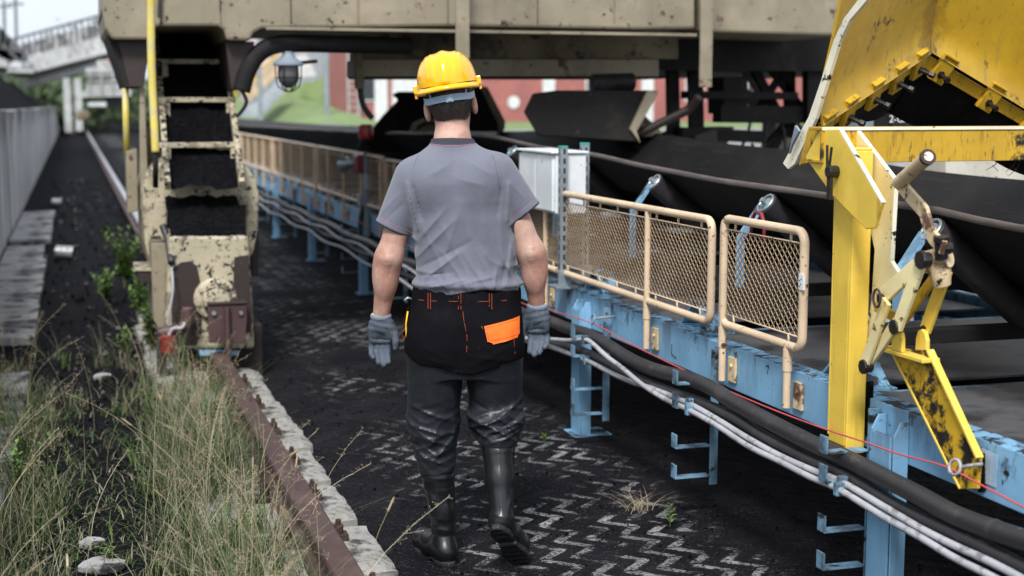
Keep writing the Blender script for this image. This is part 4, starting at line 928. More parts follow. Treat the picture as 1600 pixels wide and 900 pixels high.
# brown rail guard plate and rail rod
padY([(324, 477), (386, 477), (386, 500), (383, 536), (327, 536)], HY-.16, .02, 'guard_plate', MAT['rail'])
q = onY(324, 477, HY-.16); q2 = onY(386, 477, HY-.16); mb = MB(); mb.box((q.x, HY-.17, q.z), (q2.x, HY-.0, q.z+.015)); mb.build('guard_shelf', MAT['brown'], gt, bevel=.003)
MB().tube([onY(355, 480, HY-.185), onY(356, 540, HY-.185), onY(358, 568, HY-.2)], .017, 10).build('rail_rod', MAT['rail'], gt, smooth=40)
for px in (334, 376):
    q = onY(px, 489, HY-.16); MB().cyl(q, q+Vector((0, -.016, 0)), .014, 6).build('guard_bolt', MAT['galv'], gt)
padY([(312, 548), (372, 548), (372, 556), (312, 556)], HY-.05, .05, 'blue_strip', MAT['blue'])
padY([(366, 520), (398, 520), (404, 583), (360, 583)], HY+.03, .3, 'rail_shoe', MAT['black_steel'])
MB().box((RX+.09, HY+.02, .0), (RX+.28, HY+.85, .33)).build('rail_shoe', MAT['black_steel'], gt, bevel=.01)
mb = MB(); mb.tube(spline([onY(246, 520, HY-.1), onY(280, 515, HY-.12), onY(292, 506, HY-.12), onY(293, 480, HY-.12)], 6), .035, 10); mb.build('guide_arm', MAT['rail'], gt, smooth=True)
MB().box(tuple(onY(244, 528, HY-.1)+Vector((0, -.03, -.22))), tuple(onY(258, 512, HY-.1)+Vector((0, .04, 0)))).build('guide_arm', MAT['brown'], gt, bevel=.004)
for (pix) in ([(236, 380), (262, 380), (262, 540), (240, 500)],): plateY(pix, HY+.2, .6, 'side_frame', MAT['cream'])
padY([(211, 418), (244, 418), (244, 424), (211, 424)], GY-.25, .35, 'step', MAT['cream_spot']); padY([(214, 425), (242, 425), (242, 442), (218, 442)], GY-.24, .3, 'step_bracket', MAT['brown'])
mb = MB(); mb.tube(spline([onY(268, 418, HY-.06), onY(270, 450, HY-.09), onY(265, 490, HY-.09), onY(263, 512, HY-.08)], 8), .008, 8); mb.tube(spline([onY(288, 505, HY-.15), onY(284, 512, HY-.18), onY(270, 514, HY-.18), onY(264, 524, HY-.18)], 8), .011, 8)
mb.build('white_cable', MAT['conduit'], gt, smooth=True)
q = onY(262, 537, HY-.18); mb = MB(); mb.tube([q+Vector((0, 0, .05)), q+Vector((0, 0, .045)), q+Vector((0, 0, -.05))], [.02, .042, .042], 12); mb.build('cable_plug', MAT['red_plug'], gt, smooth=40)
mb = MB(); mb.tube(spline([onY(254, 352, GY-.3), onY(262, 375, GY-.36), onY(268, 410, GY-.6)], 6), .022, 8); mb.build('black_cable', MAT['hose'], gt, smooth=True)
# handrails
ym = M('mottled yellow handrail paint', (.62, .50, .10), .5, layers=[dict(s=12, lo=.45, hi=.6, c=(.52, .46, .26)), dict(s=8, lo=.5, hi=.6, c=(.80, .58, .015), z=(1.6, 1.3))])
MB().tube(spline([onY(236, -60, GY-.35), onY(236, 60, GY-.35), onY(238, 130, GY-.35), onY(241, 190, GY-.36), onY(243, 238, GY-.37)], 8), [.024]*33, 12).build('handrail', ym, gt, smooth=True)
MB().tube([onY(243, 240, GY-.37), onY(243, 292, GY-.3)], .017, 10).build('handrail_foot', MAT['black_steel'], gt, smooth=True)
MB().tube([onY(196, 138, GY+.3), onY(198, 240, GY+.3)], .022, 10).build('handrail', ym, gt, smooth=True)
# conduit arc and underframe
mb = MB(); mb.tube(spline([onY(377, 142, GY+.1), onY(386, 112, GY+.1), onY(402, 86, GY+.1), (onY(425, 72, GY+.1)), onY(460, 68, GY+.12), onY(560, 70, GY+.2), onY(640, 72, GY+.3)], 8), .058, 14); mb.build('bent_pipe', MAT['black_steel'], gt, smooth=True)
mb = MB(); mb.tube(spline([onY(377, 140, GY+.1), onY(385, 160, GY+.1), onY(372, 180, GY+.15), onY(366, 178, GY+.2)], 8), .012, 8); mb.build('loop_cable', MAT['hose'], gt, smooth=True)
UY = GY+1.0; HYD = 13.4
plateY([(566, 46), (1060, 46), (1060, 92), (566, 92)], UY, .5, 'underframe_beam', MAT['cream_dark'])
plateY([(562, 92), (1030, 92), (1030, 120), (562, 120)], UY-.12, .5, 'underframe_beam', MAT['cream'], bevel=.01)
plateY([(555, 76), (566, 76), (570, 138), (558, 138)], UY-.2, .1, 'end_plate', MAT['cream_dark'])
plateY([(560, 118), (1040, 118), (1040, 123), (560, 123)], UY-.05, .4, 'underframe_beam', MAT['black_steel'])
MB().tube(spline([onY(562, 130, UY), onY(566, 160, UY), onY(574, 175, UY), onY(582, 185, UY)], 5), .022, 8).build('loop_cable', MAT['hose'], gt, smooth=True)
# hoppers and deflectors hanging over the belt
def hopper(front, y, dep, name, lip, mat=MAT['black_steel']):
    h = MB().prism(polyY(front, y), dep).build(name, mat, gt, bevel=.01)
    plateY(lip, y-.03, .04, 'hopper_lip', MAT['cream'], h, bevel=.003)
    return h
hopper([(818, 175), (832, 146), (870, 141), (1010, 141), (1028, 142), (990, 205), (1000, 222), (840, 212), (830, 195)], UY-.6, Vector((.34, .9, 0)), 'discharge_chute', [(1012, 142), (1030, 144), (995, 205), (1001, 224), (985, 202)])
hopper([(700, 136), (750, 134), (790, 198), (786, 206), (700, 206)], HYD-.2, Vector((.22, .8, 0)), 'discharge_chute', [(750, 134), (762, 136), (790, 190), (787, 206), (780, 206), (778, 192)])
mb = MB(); prof = [(578, 205), (600, 178), (622, 156), (612, 148), (622, 143), (700, 143), (720, 160), (720, 238), (578, 238)]
mb.prism(polyY(prof, HYD), (.23, 1.0, 0)); dm = mb.build('drum_hood', MAT['black_steel'], gt, bevel=.02)
plateY([(640, 240), (640, 205), (646, 192), (660, 185), (700, 185), (700, 190), (663, 191), (652, 197), (647, 208), (647, 240)], HYD-.04, .035, 'hood_rim', MAT['cream_spot'], dm)
plateY([(651, 205), (664, 194), (700, 194), (700, 198), (700, 240), (651, 240)], HYD-.02, .015, 'hood_door', MAT['cream'], dm)
plateY([(642, 203), (700, 203), (700, 208), (642, 208)], HYD-.08, .035, 'hood_rim', MAT['cream'], dm, bevel=.002)
# corrugated bellows and clutter under the beam
for (x0, y0_, x1, y1_, r) in ((1000, 245, 1050, 222, .10), (925, 130, 990, 128, .07)):
    a = onY(x0, y0_, UY-.4); c = onY(x1, y1_, UY-.4); k = 24; mb = MB()
    mb.tube([a+(c-a)*(i/k) for i in range(k+1)], [r*(1 if i % 2 else .82) for i in range(k+1)], 14); mb.build('bellows', MAT['hose'], gt, smooth=35)
plateY([(980, 172), (1010, 182), (1036, 208), (1022, 214), (985, 214)], UY-.45, .2, 'rounded_cover', MAT['cream_dark'])
MB().tube([onY(985, 215, UY-.5), onY(1075, 172, UY-.6), onY(1092, 152, UY-.7)], [.03, .035, .03], 10).build('piston_rod', MAT['brown'], gt, smooth=40)
# dark trussed carriage on the right
mb = MB(); mb.box((4.1, GY+1.2, 1.95), (7, GY+4.5, 2.6)); mb.build('carriage_deck', MAT['black_steel'], gt)
for (a, c, wv) in (((1120, 178), (1300, 180), .14), ((1050, 82), (1330, 88), .12), ((1060, 208), (1190, 214), .10), ((1070, 148), (1240, 150), .06), ((1230, 240), (1300, 236), .05)):
    MB().bar(onY(*a, UY+.4), onY(*c, UY+.4), .16, wv).build('truss_bar', MAT['black_steel'], gt)
for (a, c, wv) in (((1170, 92), (1222, 190), .07), ((1195, 95), (1260, 180), .06), ((1235, 95), (1180, 178), .05), ((1232, 190), (1200, 245), .06), ((1232, 85), (1235, 215), .09), ((1085, 85), (1088, 220), .12), ((1050, 85), (1052, 215), .10), ((1225, 195), (1165, 265), .04)):
    MB().bar(onY(*a, UY+.5), onY(*c, UY+.5), .06, wv, (1, 0, 0)).build('truss_bar', MAT['black_steel'], gt)
for (a, c) in (((1145, 135), (1215, 185)), ((1160, 100), (1205, 160))):
    MB().bar(onY(*a, UY+.9), onY(*c, UY+.9), .05, .10, (1, 0, 0)).build('truss_bar', MAT['cream_dark'], gt)
plateY([(1085, 212), (1120, 200), (1125, 262), (1085, 255)], UY+.3, .3, 'carriage_box', MAT['brown'])
plateY([(1262, 88), (1320, 82), (1330, 260), (1262, 190)], UY+.25, .1, 'curtain_flap', MAT['black_steel'])
plateY([(1130, 120), (1168, 120), (1168, 178), (1130, 178)], UY+.35, .3, 'carriage_box', MAT['black_steel'])
for k in range(4):
    a = onY(1175+k*22, 175, UY+.4); mb = MB(); mb.tube(spline([a, a+Vector((.05*(k-1), 0, -.22)), a+Vector((.12*(k-1.5), 0, -.34)), a+Vector((.25*(k-1.5), 0, -.26))], 6), .012, 6); mb.build('loop_cable', MAT['hose'], gt, smooth=True)
# far leg, cream, standing on its own rail beyond the belt
for (pix, y, dep) in (([(1095, 200), (1148, 198), (1122, 262), (1168, 292), (1210, 292), (1212, 262), (1245, 195), (1258, 195), (1240, 298), (1090, 298)], UY+1.4, .35), ([(1212, 170), (1236, 170), (1236, 300), (1206, 300)], UY+1.0, .25)):
    plateY(pix, y, dep, 'far_leg', MAT['cream'], bevel=.008)
plateY([(1085, 268), (1260, 272), (1260, 292), (1085, 290)], UY+1.2, .2, 'far_sill', MAT['cream'])
# near end of the far side frame: spattered cream plating right of the blade
YR = 6.6
plateY([(1478, 246), (1760, 246), (1760, 330), (1478, 330)], YR+.1, .3, 'spattered_frame', M('cream plate spattered with mud', (.50, .47, .40), .7, layers=[dict(s=2, lo=.5, hi=.8, c=(.36, .33, .27)), dirt(10, .60, .64, (.06, .035, .03)), dirt(26, .62, .66, DK)]), bevel=.006)
plateY([(1395, 150), (1465, 150), (1465, 250), (1395, 250)], YR+.4, .4, 'control_panel', MAT['black_steel'])
plateY([(1465, 158), (1530, 158), (1700, 200), (1700, 252), (1465, 252)], YR+.35, .4, 'side_plate', MAT['cream'])
plateY([(1350, 160), (1384, 160), (1384, 290), (1350, 290)], YR+.6, .3, 'control_panel', MAT['grey_blue'])
tx = onY(1417, 187, YR+.395)
cu = bpy.data.curves.new('lettering', 'FONT'); cu.body = '2-GAZW'; cu.size = .058; cu.align_x = 'CENTER'; cu.extrude = .001
to = bpy.data.objects.new('lettering_src', cu); COL.objects.link(to); bpy.context.view_layer.update()
me = bpy.data.meshes.new_from_object(to.evaluated_get(bpy.context.evaluated_depsgraph_get())); bpy.data.objects.remove(to)
me.transform(Matrix.Translation(tx-Vector(gt['base'])-Vector((0, .002, .015))) @ Matrix.Rotation(pi/2, 4, 'X')); me.materials.clear(); me.materials.append(MAT['text_white']); link_mesh('lettering', me, gt)

# work lamp hanging from the bent pipe
q = onY(450, 78, GY+.1)
wl = thing('work_lamp', tuple(q), 'caged grey work lamp hanging from the bent black pipe of the gantry', 'lamp')
MB().cyl(q+Vector((0, 0, .08)), q+Vector((0, 0, -.02)), .014, 8).build('hanger', MAT['black_steel'], wl)
MB().lathe(q, [(.03, -.01), (.05, -.05), (.085, -.075), (.10, -.085), (.10, -.10), (.07, -.105)], 18).build('lamp_cap', MAT['grey_blue'], wl, smooth=35)
MB().lathe(q, [(.066, -.105), (.070, -.16), (.062, -.205), (.035, -.235), (.01, -.245)], 18).build('glass_dome', M('dusty lamp glass', (.10, .10, .10), .3), wl, smooth=40)
mb = MB()
for k in range(6):
    t = k*pi/3; mb.tube([q+Vector((r*cos(t), r*sin(t), h)) for r, h in ((.085, -.10), (.084, -.18), (.07, -.235), (.03, -.265), (0, -.27))], .004, 6)
mb.tube([q+Vector((.084*cos(2*pi*k/16), .084*sin(2*pi*k/16), -.18)) for k in range(16)], .004, 6, closed=True)
mb.build('guard_cage', MAT['black_steel'], wl, smooth=True)
MB().cyl(q+Vector((.06, 0, -.085)), q+Vector((.19, 0, -.07)), .012, 8).build('cable_gland', MAT['black_steel'], wl)
# ================================================================== the worker (built from smooth-blended distance fields)
def V3(a): return np.array(a, np.float32)
def smin(a, b, k):
    h = np.clip(.5+.5*(b-a)/k, 0, 1); return b+(a-b)*h - k*h*(1-h)
def smax(a, b, k): return -smin(-a, -b, k)
def cap(P, a, b, ra, rb):
    a = V3(a); b = V3(b); d = b-a; q = P-a; h = np.clip((q@d)/max(float(d@d), 1e-9), 0, 1)
    return np.linalg.norm(q-h[..., None]*d, axis=-1) - (ra+(rb-ra)*h)
def ell(P, c, r, R=None):
    q = P-V3(c)
    if R is not None: q = q@np.array(R, np.float32)      # rows: world -> local
    r = V3(r); k0 = np.linalg.norm(q/r, axis=-1); k1 = np.linalg.norm(q/(r*r), axis=-1)
    return k0*(k0-1)/np.maximum(k1, 1e-6)
def rbox(P, c, h, rad, R=None):
    q = P-V3(c)
    if R is not None: q = q@np.array(R, np.float32)
    q = np.abs(q)-(V3(h)-rad); return np.linalg.norm(np.maximum(q, 0), axis=-1)+np.minimum(q.max(-1), 0)-rad
def stack(P, rows, n=2.4):
    """body of elliptical slices: rows (z, cx, cy, half width, half depth)"""
    rows = sorted(rows); z = P[..., 2]; zs = [r[0] for r in rows]
    it = lambda i: np.interp(z, zs, [r[i] for r in rows])
    w, d = it(3), it(4); x = np.abs(P[..., 0]-it(1))/w; y = np.abs(P[..., 1]-it(2))/d
    e = ((x**n+y**n)**(1/n)-1)*np.minimum(w, d)*.92
    return np.maximum(e, np.maximum(z-zs[-1], zs[0]-z))
def folds(P, segs, back=True):
    out = 0
    for (x0, z0, x1, z1, amp, wd) in segs:
        a = np.array((x0, z0), np.float32); d = np.array((x1-x0, z1-z0), np.float32); q = P[..., [0, 2]]-a
        h = np.clip((q@d)/float(d@d), 0, 1); dist = np.linalg.norm(q-h[..., None]*d, axis=-1)
        out = out + amp*np.exp(-1.25*dist/wd)*(.35+.65*np.sin(np.pi*np.clip(h*.9+.05, 0, 1)))
    return out
def surfnet(f, lo, hi, h):
    ax = [np.arange(l, u+h, h, dtype=np.float32) for l, u in zip(lo, hi)]
    P = np.stack(np.meshgrid(*ax, indexing='ij'), -1); v = f(P).astype(np.float32); s = v < 0
    nx, ny, nz_ = v.shape; acc = np.zeros((nx-1, ny-1, nz_-1, 3), np.float32); cnt = np.zeros((nx-1, ny-1, nz_-1), np.float32)
    for axis in range(3):
        for i in (0, 1):
            for j in (0, 1):
                o = [0, 0, 0]; o[(axis+1) % 3] = i; o[(axis+2) % 3] = j; o2 = list(o); o2[axis] = 1
                A = tuple(slice(o[k], o[k]+(nx, ny, nz_)[k]-1) for k in range(3)); B = tuple(slice(o2[k], o2[k]+(nx, ny, nz_)[k]-1) for k in range(3))
                va, vb = v[A], v[B]; cr = s[A] != s[B]; t = np.where(cr, va/np.where(cr, va-vb, 1), 0)
                p = np.zeros(va.shape+(3,), np.float32)
                for k in range(3): p[..., k] = o[k]
                p[..., axis] = t; acc += p*cr[..., None]; cnt += cr
    m = cnt > 0; idx = np.full(m.shape, -1, np.int64); idx[m] = np.arange(m.sum())
    pos = (np.argwhere(m)+acc[m]/cnt[m][:, None])*h + np.array([a[0] for a in ax]); F = []
    for axis in range(3):
        b_, c_ = (axis+1) % 3, (axis+2) % 3
        A = [slice(None)]*3; B = [slice(None)]*3; n = v.shape
        A[axis] = slice(0, n[axis]-1); B[axis] = slice(1, n[axis]); 
        for k in (b_, c_): A[k] = slice(1, n[k]-1); B[k] = slice(1, n[k]-1)
        sa, sb = s[tuple(A)], s[tuple(B)]; ii = np.argwhere(sa != sb); inside = sa[sa != sb]
        off = np.zeros(3, int); off[b_] = 1; off[c_] = 1; g = ii+off
        def cell(db, dc):
            q = g.copy(); q[:, b_] -= db; q[:, c_] -= dc; return idx[q[:, 0], q[:, 1], q[:, 2]]
        q = np.stack([cell(1, 1), cell(0, 1), cell(0, 0), cell(1, 0)], 1); q[~inside] = q[~inside][:, ::-1]; F.append(q)
    return pos, np.concatenate(F)
def sdf_mesh(name, f, lo, hi, h, mat, parent, matfn=None):
    pos, F = surfnet(f, lo, hi, h)
    me = bpy.data.meshes.new(name); me.from_pydata(pos.tolist(), [], F.tolist())
    mats = mat if isinstance(mat, (list, tuple)) else [mat]
    for m in mats: me.materials.append(m)
    if matfn is not None:
        ctr = pos[F].mean(1); me.polygons.foreach_set('material_index', matfn(ctr).astype(np.int32))
    return link_mesh(name, me, parent, smooth=True)
def back_y(f, x, z, y0=-.45, y1=.2):
    ys_ = np.arange(y0, y1, .002, dtype=np.float32); P = np.stack([np.full_like(ys_, x), ys_, np.full_like(ys_, z)], -1); v = f(P)
    i = np.argmax(v < 0); return float(ys_[i]) if (v < 0).any() else 0.0

PO = (1.3246, 4.876, 0)
man = thing('person', PO, 'worker walking away in yellow hard hat, grey T-shirt, black waders and grey gloves', 'person', rotz=-YAW)

# ---- joints (x right, y away, z up)
shL, elL, wrL = (-.200, .0, 1.39), (-.272, -.012, 1.135), (-.309, .035, .915)
shR, elR, wrR = (.128, .0, 1.41), (.234, -.012, 1.15), (.256, .035, .952)
HC = np.array((-.055, .018, 1.685)); ang = radians(-9)                       # head centre and lean
Rh = np.array(((cos(ang), 0, sin(ang)), (0, 1, 0), (-sin(ang), 0, cos(ang))))  # lean to the left
def hd(p): return tuple(HC + Rh @ np.array(p))
Rl = Rh                                                                      # columns are head axes
def arm(P, sh, el, wr, sx):
    d = smin(cap(P, sh, el, .050, .044), cap(P, el, wr, .046, .029), .03)
    m = np.array(el)*.72+np.array(wr)*.28
    d = smin(d, ell(P, m+np.array((sx*.006, .0, .0)), (.046, .043, .09)), .02)
    d = smin(d, ell(P, np.array(el)+np.array((0, -.038, .0)), (.019, .017, .024)), .012)
    e_, w_ = np.array(el), np.array(wr); L2 = lambda t, o: (e_[0]+(w_[0]-e_[0])*t+o*sx, e_[2]+(w_[2]-e_[2])*t)
    vs = [(*L2(.15, .012), *L2(.55, .018), .0035, .0035), (*L2(.5, .018), *L2(.9, .004), .003, .003), (*L2(.3, -.014), *L2(.8, -.006), .003, .004), (*L2(.05, -.02), *L2(.4, -.004), -.004, .006), (*L2(-.45, .02), *L2(.0, .012), -.003, .008), (e_[0]-.022, e_[2]+.012, e_[0]+.02, e_[2]+.016, -.003, .003), (e_[0]-.018, e_[2]-.016, e_[0]+.018, e_[2]-.012, -.003, .003)]
    d = d - folds(P, vs)*.6
    return d
def skullf(P):
    d = ell(P, hd((0, .0, .03)), (.076, .098, .105), Rl)
    d = smin(d, ell(P, hd((0, .035, -.055)), (.056, .070, .075), Rl), .04)        # face and jaw
    d = smin(d, ell(P, hd((0, .098, -.035)), (.012, .02, .022), Rl), .015)         # nose
    d = smin(d, ell(P, hd((0, .085, -.085)), (.024, .016, .010), Rl), .012)        # lips
    return d
def headf(P):
    d = skullf(P)
    for s in (-1, 1):
        e = ell(P, hd((s*.084, -.006, -.024)), (.012, .022, .036), Rl); e = smax(e, -ell(P, hd((s*.088, .004, -.02)), (.008, .011, .019), Rl), .006)
        d = smin(d, e, .008)
        d = smax(d, -ell(P, hd((s*.03, .102, .002)), (.015, .012, .010), Rl), .008)   # eye sockets
    return d
def neckf(P):
    d = cap(P, (-.045, .0, 1.50), hd((0, .008, -.05)), .062, .058)
    return smin(d, cap(P, (-.045, .01, 1.49), (-.045, -.005, 1.545), .075, .06), .03)
def bodyf(P):
    d = smin(headf(P), neckf(P), .02)
    d = smin(d, stack(P, [(.80, .0, 0, .16, .09), (1.0, .004, 0, .155, .095), (1.3, -.015, 0, .165, .105), (1.42, -.035, 0, .15, .085), (1.49, -.043, 0, .09, .065), (1.53, -.045, 0, .06, .05)]), .03)
    d = smin(d, arm(P, shL, elL, wrL, -1), .025); d = smin(d, arm(P, shR, elR, wrR, 1), .025)
    return d
body = sdf_mesh('body', bodyf, (-.40, -.17, .80), (.34, .17, 1.84), .0050, MAT['skin'], man)

# fine hair on the forearms
mb = MB(); rh = random.Random(9)
for (el, wr) in ((elL, wrL), (elR, wrR)):
    A = np.array(el); B = np.array(wr); ax = (B-A)/np.linalg.norm(B-A)
    for k in range(620):
        t = rh.uniform(-.25, .97); a = rh.uniform(0, 6.28); u = np.array((cos(a), sin(a), 0.)); u -= ax*(u@ax); u /= np.linalg.norm(u); c = A+(B-A)*t; r_ = .02
        rr = np.arange(.02, .075, .001); v = bodyf((c+u*rr[:, None]).astype(np.float32)); i = int(np.argmax(v > 0)); p = c+u*(rr[i]-.0012)
        d = ax*rh.uniform(.5, 1)+u*rh.uniform(.25, .6)+np.array((rh.gauss(0, .4), rh.gauss(0, .4), rh.gauss(0, .2))); d /= np.linalg.norm(d); q = p+d*rh.uniform(.008, .016); s_ = np.cross(d, u)*.00022
        mb.add([p-s_, p+s_, q], [(0, 1, 2)])
mb.build('arm_hair', MAT['hair'], body, local=True)

# ---- hair: short crop, close to the skull, with fine strands at its edge
def hairf(P):
    d = skullf(P) - .005 + .0016*np.sin(P[..., 0]*230+P[..., 2]*90)*np.sin(P[..., 2]*170)
    q = (P-HC)@Rl
    line = -.084 + .9*np.maximum(0, q[..., 1]+.02) + .35*np.abs(q[..., 0])*0 + .006*np.sin(q[..., 0]*160) + 9*np.maximum(0, np.abs(q[..., 0])-.045)**2*3
    d = np.maximum(d, line-q[..., 2])
    return d
    return np.maximum(d, -(np.abs(np.abs(q[..., 0])-.083)-.018 + 0*q[..., 0])*0 - (.012-np.linalg.norm((q-np.array((0, .0, 0)))*np.array((0, 1, 1)) - np.array((0, -.002, -.022)), axis=-1)+.03)*(np.abs(q[..., 0]) > .066) - 1*(np.abs(q[..., 0]) <= .066))
hair = sdf_mesh('hair', hairf, (-.16, -.11, 1.56), (.05, .14, 1.80), .0036, M('cropped brown hair', (.052, .040, .032), .6, layers=[dict(s=150, lo=.4, hi=.62, c=(.13, .105, .088), st=(1, 1, .22), d=3), dict(s=60, lo=.45, hi=.7, c=(.020, .015, .012))], bump=(170, .8, .004, (1, 1, .3))), body)
mb = MB(); rh = random.Random(4); cnt_ = 0
while cnt_ < 4200:
    a = rh.uniform(-1.25, 1.25); z = rh.uniform(-.082, .05)
    x, y = .078*sin(a), -.094*cos(a)
    q = np.array((x, y, z)); w_ = HC+Rh@q
    g = .004; P0 = np.array(w_, np.float32)[None]; base = skullf(P0)[0]
    gr = np.array([skullf((P0+np.eye(3, dtype=np.float32)[k]*g))[0]-base for k in range(3)]); gr /= np.linalg.norm(gr)+1e-9
    p = w_-gr*base
    if hairf(np.array(p+gr*.003, np.float32)[None])[0] > .004: 
        cnt_ += 1; continue
    dn = np.array((rh.uniform(-.35, .35), -.1, -1)); dn -= gr*dn.dot(gr); dn /= np.linalg.norm(dn); ln = rh.uniform(.006, .012); sd_ = np.cross(dn, gr)*.0007
    a0 = p+gr*.005; tip = a0+dn*ln+gr*rh.uniform(.001, .005)
    mb.add([a0-sd_, a0+sd_, tip], [(0, 1, 2)]); cnt_ += 1
mb.build('hair_strands', MAT['hair'], hair, local=True)

# ---- hard hat
def hatpt(u, v):     # u around 0..1, v 0 rim .. 1 top
    a = 2*pi*u; r = math.cos(v*pi/2)**.62; h = math.sin(v*pi/2)**.95
    sx, sy = .106, .132; x, y = sx*r*sin(a), -sy*r*cos(a)
    bump_ = 0
    z = .118*h
    f = math.exp(-(x/.016)**2)*(.007 if v > .05 else .007*v/.05)          # raised comb front to back
    f2 = sum(math.exp(-((abs(x)-c)/.006)**2)*.0032 for c in (.042, .058))*(1 if v > .18 else max(0, (v-.08)/.10))
    n = Vector((x/sx, y/sy, z/.122)).normalized(); q = Vector((x, y, z))+n*(f+f2)
    return q
HO = np.array((-.062, .012, 1.738))
def hat(q): return tuple(HO + Rh @ np.array(q))
NU, NV = 96, 30
rows = [[hat(hatpt(i/NU, .02+.98*j/NV)) for i in range(NU+1)] for j in range(NV)]
mb = MB(); mb.grid(rows); top = hat(hatpt(0, 1.0)+Vector((0, 0, 0)))
mb.add([p for p in rows[-1][:-1]]+[top], [(i, (i+1) % NU, NU) for i in range(NU)])
# rolled rim and short peak at the front
rim = []
for (dr, dz) in ((0, .006), (.003, .003), (.007, -.002), (.009, -.006), (.0085, -.011), (.006, -.0135), (.002, -.014), (-.004, -.008), (-.006, .0)):
    row = []
    for i in range(NU+1):
        a = 2*pi*i/NU; front = max(0, -cos(a))**3; back = max(0, cos(a))**4
        row.append(hat(((.105+dr*(1+.3*back))*sin(a), -(.131+dr*(1+3.2*front+.3*back))*cos(a), dz-.006-.010*front+.004*back)))
    rim.append(row)
mb.grid(rim[::-1])
helmet = mb.build('hard_hat', MAT['helmet'], man, smooth=True, local=True)
helmet.modifiers.new('weld', 'WELD').merge_threshold = .0004
for s in (-1, 1):
    mb = MB(); c = Vector(hat((s*.112, -.005, .004))); R = Matrix(Rh.tolist())
    mb.obox(c, (.016, .040, .030), R); mb.obox(c+R @ Vector((s*.002, -.0, -.022)), (.010, .026, .022), R); mb.build('accessory_slot', MAT['helmet'], helmet, bevel=.003, local=True)
# inner dark shell so that the hat is closed from below
# sweat band strap round the back of the head
def strap_path(z_of, a0, a1, n=40, ex=.009):
    P = []
    for i in range(n+1):
        a = a0+(a1-a0)*i/n; x, y, z = (.079+ex)*sin(a), -(.094+ex)*cos(a), z_of(a); P.append((x, y, z))
    return P
def ribbon(P, hw, th=.003):
    rows = [[], [], [], []]
    for (x, y, z) in P:
        n = Vector((x/.0064, y/.0094, 0)).normalized(); w_ = hw if not callable(hw) else hw(x)
        for k, (dz, dn) in enumerate(((w_, 0), (w_, th), (-w_, th), (-w_, 0))): rows[k].append(hat((x+n.x*dn, y+n.y*dn, z+dz)))
    return rows + [rows[0]]
mb = MB(); mb.grid(ribbon(strap_path(lambda a: -.045+.003*cos(a*2)+.018*max(0, abs(a)-.95), -1.5, 1.5), .0115)); 
strap = mb.build('head_strap', MAT['strap'], helmet, smooth=35, local=True)
for s in (-1, 1):
    mb = MB(); P = strap_path(lambda a: -.044+.05*(abs(a)-.74)/.16, s*.74, s*.90, 12, .008)
    mb.grid(ribbon(P, .012)); mb.build('strap_arm', MAT['strap'], strap, smooth=35, local=True)
mb = MB(); c = Vector(hat((.004, -.109, -.044))); R = Matrix(Rh.tolist()); mb.obox(c, (.026, .006, .027), R); mb.obox(c+R @ Vector((0, -.004, 0)), (.014, .004, .020), R); mb.build('buckle', MAT['strap'], strap, bevel=.0015, local=True)

# ---- T-shirt
TROWS = [(.975, .006, 0, .186, .118), (1.03, .007, 0, .183, .118), (1.10, .006, 0, .178, .116), (1.18, .002, 0, .180, .119), (1.27, -.008, 0, .190, .126), (1.34, -.018, 0, .192, .128), (1.40, -.026, 0, .190, .122), (1.445, -.033, 0, .168, .108), (1.48, -.037, 0, .140, .096), (1.505, -.042, 0, .108, .084), (1.53, -.043, 0, .085, .074), (1.552, -.044, 0, .072, .068)]
TF = [(-.20, 1.40, -.165, 1.24, .007, .012), (-.175, 1.39, -.150, 1.28, -.005, .010), (.155, 1.40, .15, 1.27, .006, .012), (.128, 1.41, .120, 1.30, -.004, .010),
      (-.165, 1.20, -.06, 1.32, .0035, .014), (-.17, 1.14, -.03, 1.28, .004, .016), (-.165, 1.10, .02, 1.20, -.003, .014), (-.15, 1.06, -.02, 1.16, .004, .013), (-.10, 1.05, -.01, 1.33, .003, .020),
      (.06, 1.36, .08, 1.16, .0035, .018), (.03, 1.30, .05, 1.10, -.003, .016), (.12, 1.34, .135, 1.12, .004, .014), (.15, 1.06, .165, 1.2, .006, .010), (.13, 1.045, .14, 1.12, -.005, .009), (.105, 1.04, .11, 1.10, .005, .010), (.17, 1.05, .172, 1.13, -.004, .008),
      (-.12, 1.04, .0, 1.065, .006, .012), (-.02, 1.05, .10, 1.075, .004, .012), (-.16, 1.075, -.05, 1.09, -.003, .009), (-.03, 1.42, .06, 1.40, .0025, .02), (-.12, 1.43, -.05, 1.47, .0025, .016), (.03, 1.47, .10, 1.43, .0025, .016)]
def drape(P):
    x, y, z = P[..., 0], P[..., 1], P[..., 2]
    a = np.sin(x*34+z*9+1.2*np.sin(z*11+x*7)); b = np.sin((x*.8+z)*30+1.5*np.sin(x*17)); low = np.clip((1.36-z)/.25, 0, 1)
    return (.0035*(1-np.abs(a))**2 + .0040*(1-np.abs(b))**2*np.clip((1.25-z)/.15, 0, 1))*low*(np.abs(x) < .19)
slL0, slL1 = (-.177, .0, 1.413), (-.258, -.004, 1.245); slR0, slR1 = (.105, .0, 1.430), (.211, -.004, 1.300)
